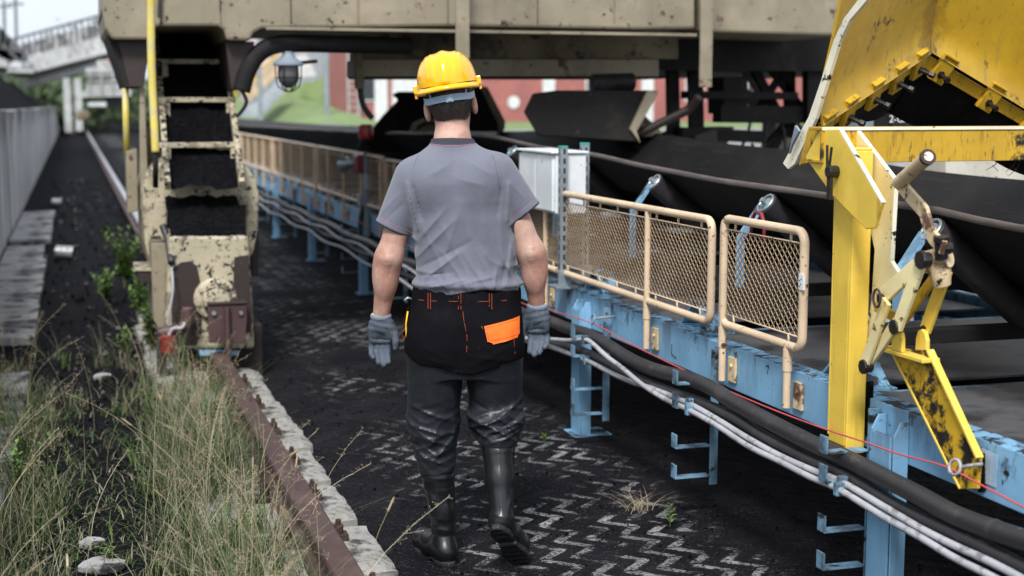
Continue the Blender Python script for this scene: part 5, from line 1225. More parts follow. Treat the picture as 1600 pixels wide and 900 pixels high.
def shirtf(P):
    d = stack(P, TROWS, 2.3)
    d = smin(d, ell(P, (-.12, -.03, 1.40), (.085, .105, .10)), .05); d = smin(d, ell(P, (.06, -.03, 1.41), (.085, .105, .10)), .05)   # shoulder blades
    s1 = cap(P, slL0, slL1, .078, .062); s2 = cap(P, slR0, slR1, .078, .058)
    def cut(s, a, b):
        a = V3(a); b = V3(b); n = (b-a)/np.linalg.norm(b-a); return np.maximum(s, (P-b)@n - .012)
    d = smin(d, cut(s1, slL0, slL1), .024); d = smin(d, cut(s2, slR0, slR1), .022)
    # sleeve creases and hem gather
    d = d - 2.1*folds(P, TF) - drape(P) - .0026*np.sin(P[..., 0]*95+np.sin(P[..., 2]*30)*1.5)*np.exp(-((P[..., 2]-1.055)/.035)**2)
    d = d - folds(P, [(-.235, 1.36, -.29, 1.30, .005, .010), (-.215, 1.33, -.28, 1.27, -.004, .009), (.16, 1.40, .215, 1.34, .004, .010)])
    d = d - .010*np.exp(-((P[..., 2]-1.042)/.014)**2)                                            # blousing over the waistband
    d = np.maximum(d, 1.020 + .010*np.sin(P[..., 0]*21) - P[..., 2])
    # sleeve hems: a thin lip
    for a, b in ((slL0, slL1), (slR0, slR1)):
        a = V3(a); b = V3(b); n = (b-a)/np.linalg.norm(b-a); t = (P-b)@n
        near = np.linalg.norm(P-b, axis=-1) < .11
        d = d - np.where(near, .0022*np.exp(-((t-.004)/.008)**2), 0)
    d = smin(d, np.maximum(cap(P, (-.045, .002, 1.49), (-.046, -.004, 1.575), .078, .0725), P[..., 2]-1.560-.10*(P[..., 1]+.08)*(P[..., 1] > -.08)*-1), .008)
    nk = cap(P, (-.045, .0, 1.50), (-.045, -.004, 1.62), .0665, .0655)
    d = np.maximum(d, -np.where(P[..., 2] > 1.535, nk, 1))
    return d
def colz(x): return 1.533 + .35*np.abs(x+.045)**1.6*0 + .10*np.maximum(0, np.abs(x+.045)-.03)
def shirtmat(c):
    m = np.zeros(len(c))
    for a, b in ((slL0, slL1), (slR0, slR1)):
        a = np.array(a); b = np.array(b); n = (b-a)/np.linalg.norm(b-a); t = (c-b)@n; near = np.linalg.norm(c-b, axis=1) < .10
        m[near & (t > .0065)] = 1
    m[(c[:, 2] > colz(c[:, 0])) & (np.hypot(c[:, 0]+.045, c[:, 1]) < .098)] = 1
    return m
shirt = sdf_mesh('t_shirt', shirtf, (-.35, -.19, 1.0), (.30, .19, 1.57), .0040, [MAT['shirt'], MAT['shirt_dark']], man, shirtmat)
# pink piping under the ribbed collar and round the sleeves
pts = []
for k in range(60):
    t = 2*pi*k/60; s_ = .06
    while True:
        x = -.045+s_*sin(t); y_ = -s_*cos(t); z_ = float(colz(x)) - .001
        if s_ > .13 or shirtf(np.array([(x, y_, z_)], np.float32))[0] > 0: break
        s_ += .0008
    pts.append((x, y_, z_))
mb = MB(); mb.tube(pts, .0013, 5, closed=True); mb.build('piping', MAT['pink_thread'], shirt, smooth=True, local=True)
for (a, b, r) in ((slL0, slL1, .0635), (slR0, slR1, .0595)):
    A = Vector(a); B = Vector(b); n = (B-A).normalized(); u = n.cross(Vector((0, 1, 0))).normalized(); w_ = n.cross(u); c = B-n*.010; pts = []
    for k in range(40):
        t = 2*pi*k/40; dr = u*cos(t)+w_*sin(t); s_ = .03
        while shirtf(np.array([tuple(c+dr*s_)], np.float32))[0] < 0 and s_ < .09: s_ += .0008
        pts.append(c+dr*(s_-.0004))
    mb = MB(); mb.tube(pts, .0011, 5, closed=True); mb.build('piping', MAT['pink_thread'], shirt, smooth=True, local=True)

for (sx, sh, x0) in ((-1, slL0, -.178), (1, slR0, .112)):
    pts = []
    for k in range(34):
        t = pi*(.06+.88*k/33); z_ = 1.375+.125*cos(t)*1.0; y_ = -.20; xx = x0 + sx*(-.018*cos(t)+.012*sin(t))
        yy = back_y(shirtf, xx, z_, -.2, .1)
        if yy < .05 and 1.37 < z_ < 1.50: pts.append((xx, yy-.0002, z_))
    if len(pts) > 6: mb = MB(); mb.tube(pts, .0012, 5); mb.build('sleeve_seam', M('seam shadow thread', (.085, .088, .11), .9), shirt, smooth=True, local=True)

# ---- trousers: cloth seat over rubber wader legs
hpL, knL, anL = (-.108, 0, .80), (-.122, .030, .53), (-.086, .010, .11)
hpR, knR, anR = (.098, 0, .80), (.106, .055, .53), (.130, -.135, .235)
def pelvis(P, g=0):
    d = stack(P, [(.70, -.004, -.005, .185, .11), (.76, -.005, -.01, .200, .118), (.82, -.006, -.012, .206, .128), (.90, -.003, -.01, .200, .126), (.97, .0, 0, .190, .118), (1.02, .003, 0, .186, .112), (1.045, .003, 0, .180, .108)], 2.5)
    d = smin(d, ell(P, (-.095, -.058, .83), (.095, .075, .11)), .03); d = smin(d, ell(P, (.088, -.058, .83), (.095, .075, .11)), .03)
    return d - g
def hemz(x): return .762 - .034*np.exp(-((x-.01)/.085)**2) + .03*np.clip((np.abs(x)-.16)/.05, 0, 1)*(x < 0) + .012*(x > .12)
SEATF = [(-.02, .98, -.004, .80, -.008, .012), (.01, .80, .16, .78, .004, .012), (.02, .76, .15, .83, .004, .014), (-.15, .79, -.03, .76, .004, .012), (-.18, .85, -.05, .78, .003, .014), (.03, .86, .12, .80, .003, .012), (-.12, .98, -.13, .86, .003, .014), (.06, .99, .05, .90, .003, .012)]
def seatf(P):
    d = pelvis(P, .004) - folds(P, SEATF) - .0016*np.sin(P[..., 0]*130)*np.exp(-((P[..., 2]-1.0)/.03)**2)
    d = smin(d, cap(P, (-.108, 0, .80), (-.116, .02, .66), .100, .095), .03); d = smin(d, cap(P, (.098, 0, .80), (.104, .02, .66), .098, .093), .03)
    return np.maximum(d, hemz(P[..., 0]) - P[..., 2])
seat = sdf_mesh('trousers', seatf, (-.24, -.18, .70), (.23, .17, 1.06), .0052, MAT['cloth_black'], man)
LF_L = [(-.21, .61, -.07, .555, .012, .010), (-.20, .585, -.11, .60, -.006, .010), (-.205, .535, -.085, .50, .016, .010), (-.05, .575, -.03, .50, .009, .010), (-.20, .50, -.05, .455, .013, .010), (-.19, .475, -.09, .42, -.008, .009), (-.045, .485, -.12, .40, .013, .009), (-.185, .425, -.07, .385, .012, .008), (-.06, .42, -.04, .37, .007, .008), (-.14, .73, -.135, .60, .004, .014), (-.05, .72, -.04, .60, .005, .010), (-.19, .70, -.195, .60, .004, .010)]
LF_R = [(.01, .56, .14, .515, .016, .010), (.20, .62, .08, .545, .013, .010), (.20, .575, .13, .53, -.009, .009), (.02, .62, .11, .57, -.007, .010), (.205, .535, .10, .495, .015, .009), (.02, .525, .09, .485, .013, .009), (.17, .50, .07, .47, .010, .008), (.12, .72, .145, .60, .004, .014), (.17, .70, .18, .60, .004, .010), (.04, .72, .03, .61, .005, .010)]
def crumple(P, z0, wd, amp, ph=0):
    x, y, z = P[..., 0], P[..., 1], P[..., 2]
    a = np.sin(z*62+x*26+ph+1.6*np.sin(x*31+z*12+ph)); b = np.sin(z*48-x*38+ph*2+1.3*np.sin(z*33+x*9))
    r = (1-np.abs(a))**2*.6+(1-np.abs(b))**2*.6
    return amp*r*np.exp(-((z-z0)/wd)**2)
def legL(P):
    d = smin(cap(P, (-.106, -.016, .80), knL, .108, .090), cap(P, knL, (-.110, .014, .36), .090, .066), .03)
    return np.maximum(d - folds(P, LF_L)*.8 - crumple(P, .47, .10, .011), .345+.06*(P[..., 0]+.11) - P[..., 2])
def legR(P):
    d = smin(cap(P, (.098, -.016, .80), knR, .107, .094), cap(P, knR, (.115, -.026, .47), .094, .068), .03)
    d = smin(d, ell(P, (.106, .0, .55), (.099, .088, .05)), .03)
    return np.maximum(d - folds(P, LF_R)*.8 - crumple(P, .53, .07, .012, 1.), .452 - P[..., 2])
def cutz(f): return lambda P: np.maximum(f(P), P[..., 2]-.80)
def wadf(P):
    a, b = legL(P), legR(P); t = pelvis(P, -.006)
    d = np.minimum(a, b); d = smin(d, np.maximum(t, .69-P[..., 2]), .02)
    return np.maximum(d, P[..., 2]-.80)
wad = sdf_mesh('waders', wadf, (-.25, -.18, .32), (.24, .17, .82), .0052, MAT['wader'], man)
# pocket flap, belt loops, stitching follow the seat's surface
def onseat(x, z, out=.003): return Vector((x, back_y(seatf, x, z)-out, z))
fl = [(.068, .905), (.190, .930), (.193, .868), (.182, .858), (.094, .842), (.076, .858)]
nx, nz2 = 20, 12; rows = []; rowsB = []
for j in range(nz2+1):
    v = j/nz2; xl = .068+.014*v+(.016 if v > .88 else 0); xr = .192-(.006 if v > .88 else 0); row = []
    for i in range(nx+1):
        u = i/nx; x = xl+(xr-xl)*u; z = (.905+.025*u)*(1-v)+(.842+.018*u)*v
        row.append(onseat(x, z, .007+.0025*sin(u*9+v*3)*v))
    rows.append(row)
mb = MB(); mb.grid(rows); mb.grid([[p+Vector((0, .006, 0)) for p in r] for r in rows], flip=True)
for r in (rows[0], rows[-1]): mb.grid([r, [p+Vector((0, .006, 0)) for p in r]])
pk = mb.build('pocket_flap', MAT['orange'], seat, smooth=40, local=True)
mb = MB(); inset = [rows[1][i] for i in range(1, nx)]+[rows[j][nx-1] for j in range(2, nz2-1)]+[rows[nz2-2][i] for i in range(nx-2, 0, -1)]+[rows[j][1] for j in range(nz2-2, 1, -1)]
mb.tube([p+Vector((0, -.0006, 0)) for p in inset], .0007, 5, closed=True); mb.build('stitching', M('dark orange thread', (.45, .07, .01), .8), pk, local=True)
for x in (-.125, -.018, .090):
    rows = [[onseat(x+dx, z, .0055) for dx in (-.006, .006)] for z in (1.018, 1.005, .99, .975, .962)]
    mb = MB(); mb.grid(rows[::-1], flip=False); mb.grid([[p+Vector((0, .004, 0)) for p in r] for r in rows]); lp = mb.build('belt_loop', MAT['cloth_black'], seat, local=True)
    mb = MB()
    for dx in (-.0045, .0045): mb.tube([onseat(x+dx, z, .0060) for z in (1.018, 1.0, .98, .962)], .0006, 5)
    mb.build('stitching', MAT['orange_thread'], lp, local=True)
def seam(pts, r=.0006, name='stitching', m=MAT['orange_thread']):
    P = [];
    for (x0, z0), (x1, z1) in zip(pts, pts[1:]):
        n = max(3, int(math.hypot(x1-x0, z1-z0)/.012)); P += [onseat(x0+(x1-x0)*k/n, z0+(z1-z0)*k/n, .0008) for k in range(n)]
    mb = MB(); mb.tube(P, r, 5); return mb.build(name, m, seat, local=True)
seam([(-.168, .990), (.17, .990)]); seam([(-.010, .985), (-.004, .93), (.008, .87), (.006, .80)]); seam([(.058, .905), (.066, .892)], .0012); seam([(.172, .855), (.176, .79)])
# open orange side pocket on the left hip with a yellow elastic
mb = MB(); pts = [(-.206, -.02, .955), (-.216, -.03, .93), (-.222, -.03, .905), (-.214, -.03, .885), (-.226, -.03, .868), (-.222, -.03, .85), (-.210, -.02, .835)]
rows = [[(x, y-.018, z), (x, y+.05, z)] for x, y, z in pts]; mb.grid(rows); mb.grid([[(p[0]+.004, p[1], p[2]) for p in r] for r in rows], flip=True); mb.build('side_pocket', MAT['orange'], seat, smooth=True, local=True)
mb = MB(); mb.tube([(-.205, -.05, .945), (-.212, -.05, .90), (-.211, -.05, .86), (-.208, -.05, .80)], .003, 6); mb.build('elastic', MAT['yellow_tape'], seat, smooth=True, local=True)
mb = MB(); mb.tube([(-.19, -.03, .985), (-.205, -.04, .992), (-.216, -.04, .985), (-.208, -.035, .978)], .005, 6); mb.build('cord_clip', MAT['galv'], seat, smooth=True, local=True)

# ---- boots
def bootL(P):
    d = smin(cap(P, (-.107, .014, .345), (-.090, .008, .20), .062, .047), cap(P, (-.090, .008, .20), (-.082, .0, .075), .047, .043), .02)
    h_, t_ = np.array((-.076, -.022, .052)), np.array((-.168, .145, .050))
    d = smin(d, cap(P, h_, tuple(h_*.45+t_*.55+np.array((0, 0, .012))), .042, .046), .035); d = smin(d, cap(P, tuple(h_*.45+t_*.55), t_, .047, .045), .03)
    d = d - .0028*np.exp(-((P[..., 2]-.332)/.006)**2) - .0018*np.exp(-((P[..., 2]-.288)/.0035)**2) - .0018*np.exp(-((P[..., 2]-.280)/.0025)**2)
    d = d - folds(P, [(-.14, .15, -.05, .135, .004, .010), (-.13, .12, -.05, .115, -.003, .008), (-.135, .19, -.06, .175, .003, .012)])
    d = np.maximum(d, P[..., 2]-.350); return np.maximum(d, .020-P[..., 2])
def solef(P, h_, t_, up_, thick=.026):
    h_ = V3(h_); t_ = V3(t_); up_ = V3(up_); ax = t_-h_; L_ = np.linalg.norm(ax); ax = ax/L_; up_ = up_-ax*(up_@ax); up_ = up_/np.linalg.norm(up_); sd_ = np.cross(ax, up_)
    q = P-h_; a = q@ax; b = q@sd_; c = q@up_
    u = a/L_; wdt = np.interp(u, [-.2, -.12, 0, .3, .45, .75, .95, 1.12, 1.2], [.015, .028, .037, .034, .034, .047, .044, .028, .012])
    d2 = np.maximum(np.abs(b)-wdt, np.maximum(-a-.045, a-L_-.045)); d = smax(d2*.9, np.abs(c)-thick/2, .008)
    tread = .004*((np.sin(a*190) > .1) & (np.abs(b) < wdt-.008) & (c < 0)); heel = .008*((u > .22) & (u < .38) & (c < 0))
    return d + tread + heel
bl = sdf_mesh('boot', bootL, (-.25, -.10, -.01), (-.0, .26, .37), .0045, MAT['boot'], man)
sdf_mesh('sole', lambda P: solef(P, (-.076, -.022, .0145), (-.168, .145, .0145), (0, 0, 1)), (-.27, -.10, -.01), (-.0, .28, .06), .0042, MAT['sole'], bl)
# right boot, heel lifted, toe still on the ground
kR = np.array((.112, -.022, .475)); aR = np.array((.130, -.130, .215)); hR = np.array((.122, -.158, .170)); bR = np.array((.178, -.050, .058)); tR = np.array((.196, .005, .045))
upS = np.array((.10, .80, .60)); upS = upS - (bR-hR)*(upS@(bR-hR))/((bR-hR)@(bR-hR)); upS /= np.linalg.norm(upS)
def bootR(P):
    m = kR*.5+aR*.5
    d = smin(cap(P, kR, tuple(m), .064, .052), cap(P, tuple(m), tuple(aR), .052, .042), .02)
    h2 = hR+upS*.034; b2 = bR+upS*.036; d = smin(d, cap(P, tuple(h2), tuple(h2*.5+b2*.5), .040, .043), .03); d = smin(d, cap(P, tuple(h2*.5+b2*.5), tuple(b2), .043, .046), .03); d = smin(d, cap(P, tuple(b2), tuple(tR+np.array((0, .03, .012))), .046, .040), .03)
    ax = (aR-kR)/np.linalg.norm(aR-kR); t = (P-V3(kR))@ax
    d = d - .0030*np.exp(-((t-.016)/.006)**2) - .0018*np.exp(-((t-.050)/.003)**2) - .0018*np.exp(-((t-.058)/.0025)**2)
    cx = np.abs(P[..., 0]-np.interp(P[..., 2], [.2, .47], [.131, .116])); d = d - .0016*np.exp(-(cx/.0025)**2)*(P[..., 1] < -.03)*(P[..., 2] > .24)
    d = d - folds(P, [(.165, .30, .155, .25, .005, .008), (.175, .30, .168, .26, -.004, .006), (.10, .235, .16, .228, .004, .006)])
    d = np.maximum(d, -t+.0); q = (P-V3(hR))@V3(upS); return np.maximum(d, .006-q)
br_ = sdf_mesh('boot', bootR, (.02, -.24, -.01), (.27, .12, .50), .0045, MAT['boot'], man)
sdf_mesh('sole', lambda P: np.maximum(solef(P, tuple(hR), tuple(bR+(bR-hR)*.25), tuple(upS)), .002-P[..., 2]), (.03, -.25, -.02), (.29, .10, .24), .0040, MAT['sole'], br_)

# ---- gloves: palm, thumb and four separate bent fingers each
def glove(wr, sx, name):
    W = np.array(wr) + np.array((0, .004, 0))
    A = lambda x, y, z: tuple(W+np.array((sx*x, y, z)))      # x towards the body when positive
    fingers = [  # root, three joints
        [(-.030, .006, -.088), (-.037, .004, -.118), (-.034, -.016, -.138), (-.026, -.032, -.146)],
        [(-.012, .008, -.094), (-.017, .004, -.128), (-.014, -.018, -.154), (-.006, -.036, -.166)],
        [(.006, .008, -.096), (.003, .004, -.132), (.005, -.018, -.160), (.011, -.037, -.174)],
        [(.023, .006, -.092), (.023, .004, -.124), (.024, -.016, -.150), (.028, -.034, -.163)]]
    rad = [(.0115, .0108, .0098, .0088), (.0125, .0118, .0108, .0096), (.0128, .0120, .0110, .0098), (.0122, .0115, .0105, .0094)]
    th = [(.028, -.002, -.030), (.050, -.012, -.062), (.056, -.020, -.092), (.054, -.026, -.114)]
    def f(P):
        d = rbox(P, A(-.002, .004, -.062), (.043, .019, .042), .017)
        d = smin(d, ell(P, A(.022, -.008, -.048), (.022, .018, .034)), .014); d = smin(d, ell(P, A(-.024, -.006, -.055), (.018, .015, .036)), .012)
        d = smin(d, cap(P, A(0, 0, .0), A(-.001, .003, -.035), .0335, .037), .02)
        for fg, rr in zip(fingers, rad):
            e = cap(P, A(*fg[0]), A(*fg[1]), rr[0], rr[1]); e = smin(e, cap(P, A(*fg[1]), A(*fg[2]), rr[1], rr[2]), .004); e = smin(e, cap(P, A(*fg[2]), A(*fg[3]), rr[2], rr[3]), .004)
            d = smin(d, e, .0045)
        e = cap(P, A(*th[0]), A(*th[1]), .019, .0150); e = smin(e, cap(P, A(*th[1]), A(*th[2]), .0150, .0128), .005); e = smin(e, cap(P, A(*th[2]), A(*th[3]), .0128, .0100), .005)
        d = smin(d, e, .012)
        q = P-V3(W); d = d + .0014*np.sin(q[..., 2]*260+q[..., 0]*60*sx)*np.exp(-((q[..., 2]+.03)/.022)**2) - folds(P-V3(W), [(sx*-.03, -.082, sx*.03, -.086, -.004, .005), (sx*-.02, -.055, sx*.02, -.075, -.002, .005), (sx*.012, -.03, sx*.03, -.07, -.003, .005)])
        return np.maximum(d, q[..., 2]-.002)
    lo = W+np.array((-.085, -.06, -.215)); hi = W+np.array((.085, .05, .02))
    g = sdf_mesh(name, f, lo, hi, .0026, MAT['glove'], man)
    mb = MB(); ring = lambda z, r: [(W[0]+r*1.03*cos(2*pi*k/32), W[1]+r*.96*sin(2*pi*k/32), W[2]+z) for k in range(33)]
    mb.grid([ring(-.012, .0335), ring(-.008, .0365), ring(-.001, .0375), ring(.006, .0365), ring(.0085, .033), ring(.004, .030)]); mb.build('cuff', MAT['glove_cuff'], g, smooth=True, local=True)
    mb = MB(); mb.grid([ring(.003, .0325), ring(.0100, .0325), ring(.0105, .030), ring(.004, .029)]); mb.build('cuff_lining', MAT['yellow_tape'], g, smooth=True, local=True)
glove(wrL, 1, 'glove'); glove(wrR, -1, 'glove')
# ================================================================== weeds and grass
rg = random.Random(21)
def blade(mb, p, h, w_, lean, az, n=4, curl=1.0):
    d = Vector((cos(az), sin(az), 0)); s = Vector((-sin(az), cos(az), 0)); vs = []
    for i in range(n+1):
        t = i/n; c = Vector(p)+Vector((0, 0, h*(t-.25*lean*t*t)))+d*(h*lean*(t**2)*curl); wd = w_*(1-t**1.6)+.0003
        vs += [c-s*wd, c+s*wd]
    mb.add(vs, [(2*i, 2*i+1, 2*i+3, 2*i+2) for i in range(n)])
def dens(x, y):
    b1 = math.exp(-((x-.50)/.16)**2)*(1.0 if y < 8.4 else .25)*(.35+1.3*max(0, nz(x, y, 2, 1.6)+.15))
    b2 = math.exp(-((x+.40)/.22)**2)*(1.0 if y < 8.6 else .12)*(.35+1.3*max(0, nz(x, y, 6, 1.5)+.15))
    return max(b1, b2, .10*max(0, nz(x, y, 4, 2.5)))
g1 = MB(); g2 = MB(); nb = 0; tufts = []
while len(tufts) < 900:
    x, y = rg.uniform(-1.0, .84), 3.5+6.5*rg.random()**1.25
    if rg.random() < dens(x, y): tufts.append((x, y))
for (x, y) in tufts:
    tall = rg.random(); H_ = (.07+.26*tall*tall)*(1.15 if x > .1 else .9); k = rg.randint(12, 30); green = rg.random() < .22
    for i in range(k):
        bx, by = x+rg.gauss(0, .035), y+rg.gauss(0, .04)
        if bx > .83: continue
        h = H_*rg.uniform(.45, 1.25); z = .0 if bx < .47 else .03
        blade(g2 if green else g1, (bx, by, z), h, rg.uniform(.0008, .0018) if not green else rg.uniform(.0014, .0030), rg.uniform(.15, 1.1), rg.uniform(0, 2*pi))
# low creeping cover
for i in range(34000):
    x, y = rg.uniform(-1.0, .85), 3.5+6.5*rg.random()**1.2
    if rg.random() < dens(x, y)*1.3+(.30 if nz(x, y, 11, 2.2) > -.05 and y < 8 else .04): blade(g2 if rg.random() < .4 else g1, (x, y, .0 if x < .40 else .06), rg.uniform(.015, .075), rg.uniform(.0012, .0030), rg.uniform(.5, 1.8), rg.uniform(0, 2*pi), 2)
tag(g1.build('grass_tufts', MAT['grass']), 'tangle of half dry grass growing beside the crane rail', 'grass', kind='stuff')
tag(g2.build('green_grass', MAT['grass_green']), 'fresh green grass blades among the dry grass', 'grass', kind='stuff')
g3 = MB()
def stalk(x, y, h, lean, az, head):
    n = 6; d = Vector((cos(az), sin(az), 0)); P = [Vector((x, y, .02))+Vector((0, 0, h*(t-.22*lean*t*t)))+d*(h*lean*t*t) for t in [i/n for i in range(n+1)]]
    g3.tube(P, [.0012-.0006*i/n for i in range(n+1)], 3, caps=False)
    td = (P[-1]-P[-2]).normalized()
    if head == 0:       # loose panicle
        for k in range(18):
            t = rg.uniform(.72, 1.0); i = min(int(t*n), n-1); b0 = P[i].lerp(P[i+1], t*n-i); e = b0+Vector((rg.gauss(0, .02), rg.gauss(0, .02), rg.uniform(-.004, .022)))*(1.2-t)*1.9
            g3.tube([b0, e], .0004, 3, caps=False); s = .0013; g3.add([e+Vector((s, 0, 0)), e+Vector((-s, 0, 0)), e+Vector((0, s, 0)), e+Vector((0, 0, s*2.4)), e+Vector((0, 0, -s*1.6))], [(0, 2, 3), (2, 1, 3), (1, 0, 3), (2, 0, 4), (1, 2, 4), (0, 1, 4)])
    else:               # furry spike
        b0 = P[-1]; g3.tube([b0-td*.03, b0-td*.025, b0, b0+td*.012, b0+td*.02], [.0008, .0032, .0036, .0028, .0008], 6)
        for k in range(16): q = b0+td*rg.uniform(-.028, .016); g3.tube([q, q+Vector((rg.gauss(0, .007), rg.gauss(0, .007), rg.gauss(0, .007)))], .0003, 3, caps=False)
for i in range(300):
    while True:
        x, y = rg.uniform(-.85, .84), 3.6+5.5*rg.random()**1.3
        if rg.random() < dens(x, y): break
    stalk(x, y, rg.uniform(.28, .62), rg.uniform(.05, .75), rg.uniform(0, 2*pi), 0 if rg.random() < .95 else 1)
for (px, py, h, lean, az) in ((480, 880, .50, .6, .6), (395, 880, .36, .1, 1.2), (430, 895, .42, .9, .2), (360, 890, .40, .35, 2.7), (330, 860, .55, .55, 2.9), (455, 860, .33, .2, 1)):
    p = onZ(px, py); stalk(p.x, p.y, h, lean, az, 0 if px in (480, 430) else 1)
tag(g3.build('dry_stalks', MAT['straw']), 'thin dry grass stalks with seed heads along the rail', 'dry grass', kind='stuff')
# leafy weeds, each one a plant
def leafpoly(mb, b, d, ln, wd, up):
    d = d.normalized(); s = d.cross(up).normalized(); u = s.cross(d)
    P = [b, b+d*ln*.35+s*wd+u*.15*ln, b+d*ln*.7+s*wd*.8+u*.12*ln, b+d*ln-u*.1*ln, b+d*ln*.7-s*wd*.8+u*.12*ln, b+d*ln*.35-s*wd+u*.15*ln, b+d*ln*.5+u*.05*ln]
    mb.add(P, [(0, 1, 6), (1, 2, 6), (2, 3, 6), (3, 4, 6), (4, 5, 6), (5, 0, 6)])
def weed(p, h, nst, nl, ln, label, wd=.28, group=None, spread=.5):
    t = thing('weed', tuple(p), label, 'weed', group); sm = MB(); lm = MB()
    for k in range(nst):
        az = rg.uniform(0, 6.28); le = rg.uniform(.0, spread); hh = h*rg.uniform(.65, 1.05) if nst > 1 else h
        P = [Vector(p)+Vector((cos(az)*le*hh*q*q, sin(az)*le*hh*q*q, hh*q)) for q in (0, .25, .5, .75, 1)]
        sm.tube(P, [.0035*h/.3+.001, .003*h/.3+.001, .0025*h/.3+.0005, .002*h/.3, .001], 5)
        for i in range(nl):
            q = .2+.8*i/max(1, nl-1); j = min(int(q*4), 3); b = P[j].lerp(P[j+1], q*4-j); a = i*2.4+rg.uniform(-.4, .4); d = Vector((cos(a), sin(a), .45+.9*(q > .92)))
            leafpoly(lm, b, d, ln*(1.15-.55*q)*rg.uniform(.8, 1.2), ln*wd*.5, Vector((0, 0, 1)))
    sm.build('stem', MAT['stem'], t); lm.build('leaves', MAT['leaf'], t)
weed(onZ(1047, 824), .088, 1, 15, .034, 'tiny green seedling sprouting from the pavers near the cable hangers', .32, spread=.1)
weed(onZ(850, 692), .05, 5, 5, .03, 'small green weed on the pavers behind the right boot', .25)
weed(onZ(195, 452), .55, 13, 24, .085, 'leafy green weed left of the step of the gantry wheel housing', .30)
weed(onZ(165, 478), .30, 12, 18, .075, 'pale green weed leaning away from the gantry, farther from the rail', .32, spread=.9)
weed(onZ(218, 500), .36, 11, 20, .07, 'dark green weed between the rail and the gantry step', .30)
weed(onZ(238, 560), .46, 11, 22, .065, 'tall bright weed growing up beside the red cable plug', .34, spread=.3)
weed(onZ(195, 560), .20, 9, 13, .05, 'low green weed in the grass left of the red plug', .34)
weed(onZ(35, 780), .30, 6, 12, .05, 'yellow flowered weed at the left edge of the photo', .35)
for (x, y) in ((38, 722), (128, 608)): pass
weed(onZ(170, 880), .07, 4, 6, .04, 'tiny green weed by the pale stone at the bottom', .3)
weed(onZ(385, 860), .16, 6, 10, .05, 'small green weed beside the clips of the crane rail', .35)
mb = MB(); c = onZ(1000, 800)
for k in range(46):
    a = rg.uniform(0, 6.28); blade(mb, (c.x+rg.gauss(0, .04), c.y+rg.gauss(0, .02), .004), rg.uniform(.04, .10), .0009, rg.uniform(.8, 1.6), rg.uniform(-.5, 3.6), 4, 1.3)
tag(mb.build('dry_tuft', MAT['straw'], origin=tuple(c)), 'small dry reddish grass tuft on the pavers', 'grass tuft')
# pale flat stones, crushed cups
for (px, py, sx, sy, lab) in ((352, 870, .10, .05, 'pale flat stone at the foot of the grass near the bottom edge'), (325, 828, .06, .035, 'small pale stone in the bare strip between the grass'), (160, 590, .07, .05, 'pale stone beyond the grass in the bare strip'), (170, 885, .11, .04, 'broken pale stone at the very bottom of the bare strip')):
    if px == 352: px, py = 160, 885
    if px == 325: px, py = 145, 850
    if px == 170: continue
    c = onZ(px, py); mb = MB(); n = 9; pts = [c+Vector((sx*.9*cos(2*pi*i/n)*rg.uniform(.7, 1.1), sy*1.6*sin(2*pi*i/n)*rg.uniform(.7, 1.1), -.01)) for i in range(n)]; mb.prism(pts, (0, 0, .028))
    tag(mb.build('stone', MAT['slab'], origin=tuple(c), bevel=.006), lab, 'stone', 'pale stones in the bare strip')
for (px, py, r, ln, lab, m) in ((103, 405, .075, .20, 'crushed dark metal can lying on the coal ground', MAT['tin']), (90, 322, .065, .16, 'pale cup lying farther back beside the slabs', MAT['tin'])):
    c = onZ(px, py); mb = MB(); c = c+Vector((0, 0, r)); d = Vector((.9, -.35, -.05)).normalized(); mb.tube([c-d*ln*.5, c-d*ln*.48, c, c+d*ln*.5], [r*.8, r, r*.93, r*.98], 16, caps=False); mb.tube([c-d*ln*.5, c-d*ln*.46], r*.8, 16)
    tag(mb.build('can', m, origin=tuple(c), smooth=40), lab, 'can')
# ================================================================== background
rb = random.Random(8)
# raised ballast bed, grass bank and hill beyond the machine
bal = M('pale ballast', (.33, .33, .32), .85, layers=[dict(s=3.2, lo=.45, hi=.58, c=(.06, .06, .06)), dict(s=1.1, lo=.56, hi=.66, c=(.13, .22, .05))], bump=(6, .8, .08))
rows = []
for y in [4+2*i for i in range(30)]:
    rows.append([(x, y, z+.04*nz(x, y, 1, 1.2)) for x, z in ((5.7, -.01), (6.8, .25), (8.2, .62), (9.5, .72), (14, .74), (40, .76), (80, .8))])
tag(MB().grid(rows).build('embankment', bal, smooth=True), kind='structure')
gr = M('mown grass bank', (.14, .205, .07), .9, layers=[dict(s=.35, lo=.4, hi=.65, c=(.19, .25, .10)), dict(s=1.6, lo=.45, hi=.7, c=(.095, .15, .05)), dict(s=5, lo=.5, hi=.7, c=(.22, .26, .13))], bump=(8, .6, .1))
rows = []
for i in range(26):
    y = 50+i*2.6; row = []
    for j in range(30):
        x = 4.6+j*1.55
        u = min(1, max(0, (x-6.2-(y-50)*.02)/15)); v = min(1, max(0, (y-52)/34)); h = .75 + 6.0*(u*u*(3-2*u))*(v*v*(3-2*v)) + .08*nz(x, y, 1, .3)
        h = .75 + (h-.75)*max(0, min(1, (14.0-x)/2.2)) if y < 96 else h
        row.append((x, y, h))
    rows.append(row)
tag(MB().grid(rows).build('hill', gr, smooth=True), kind='structure')
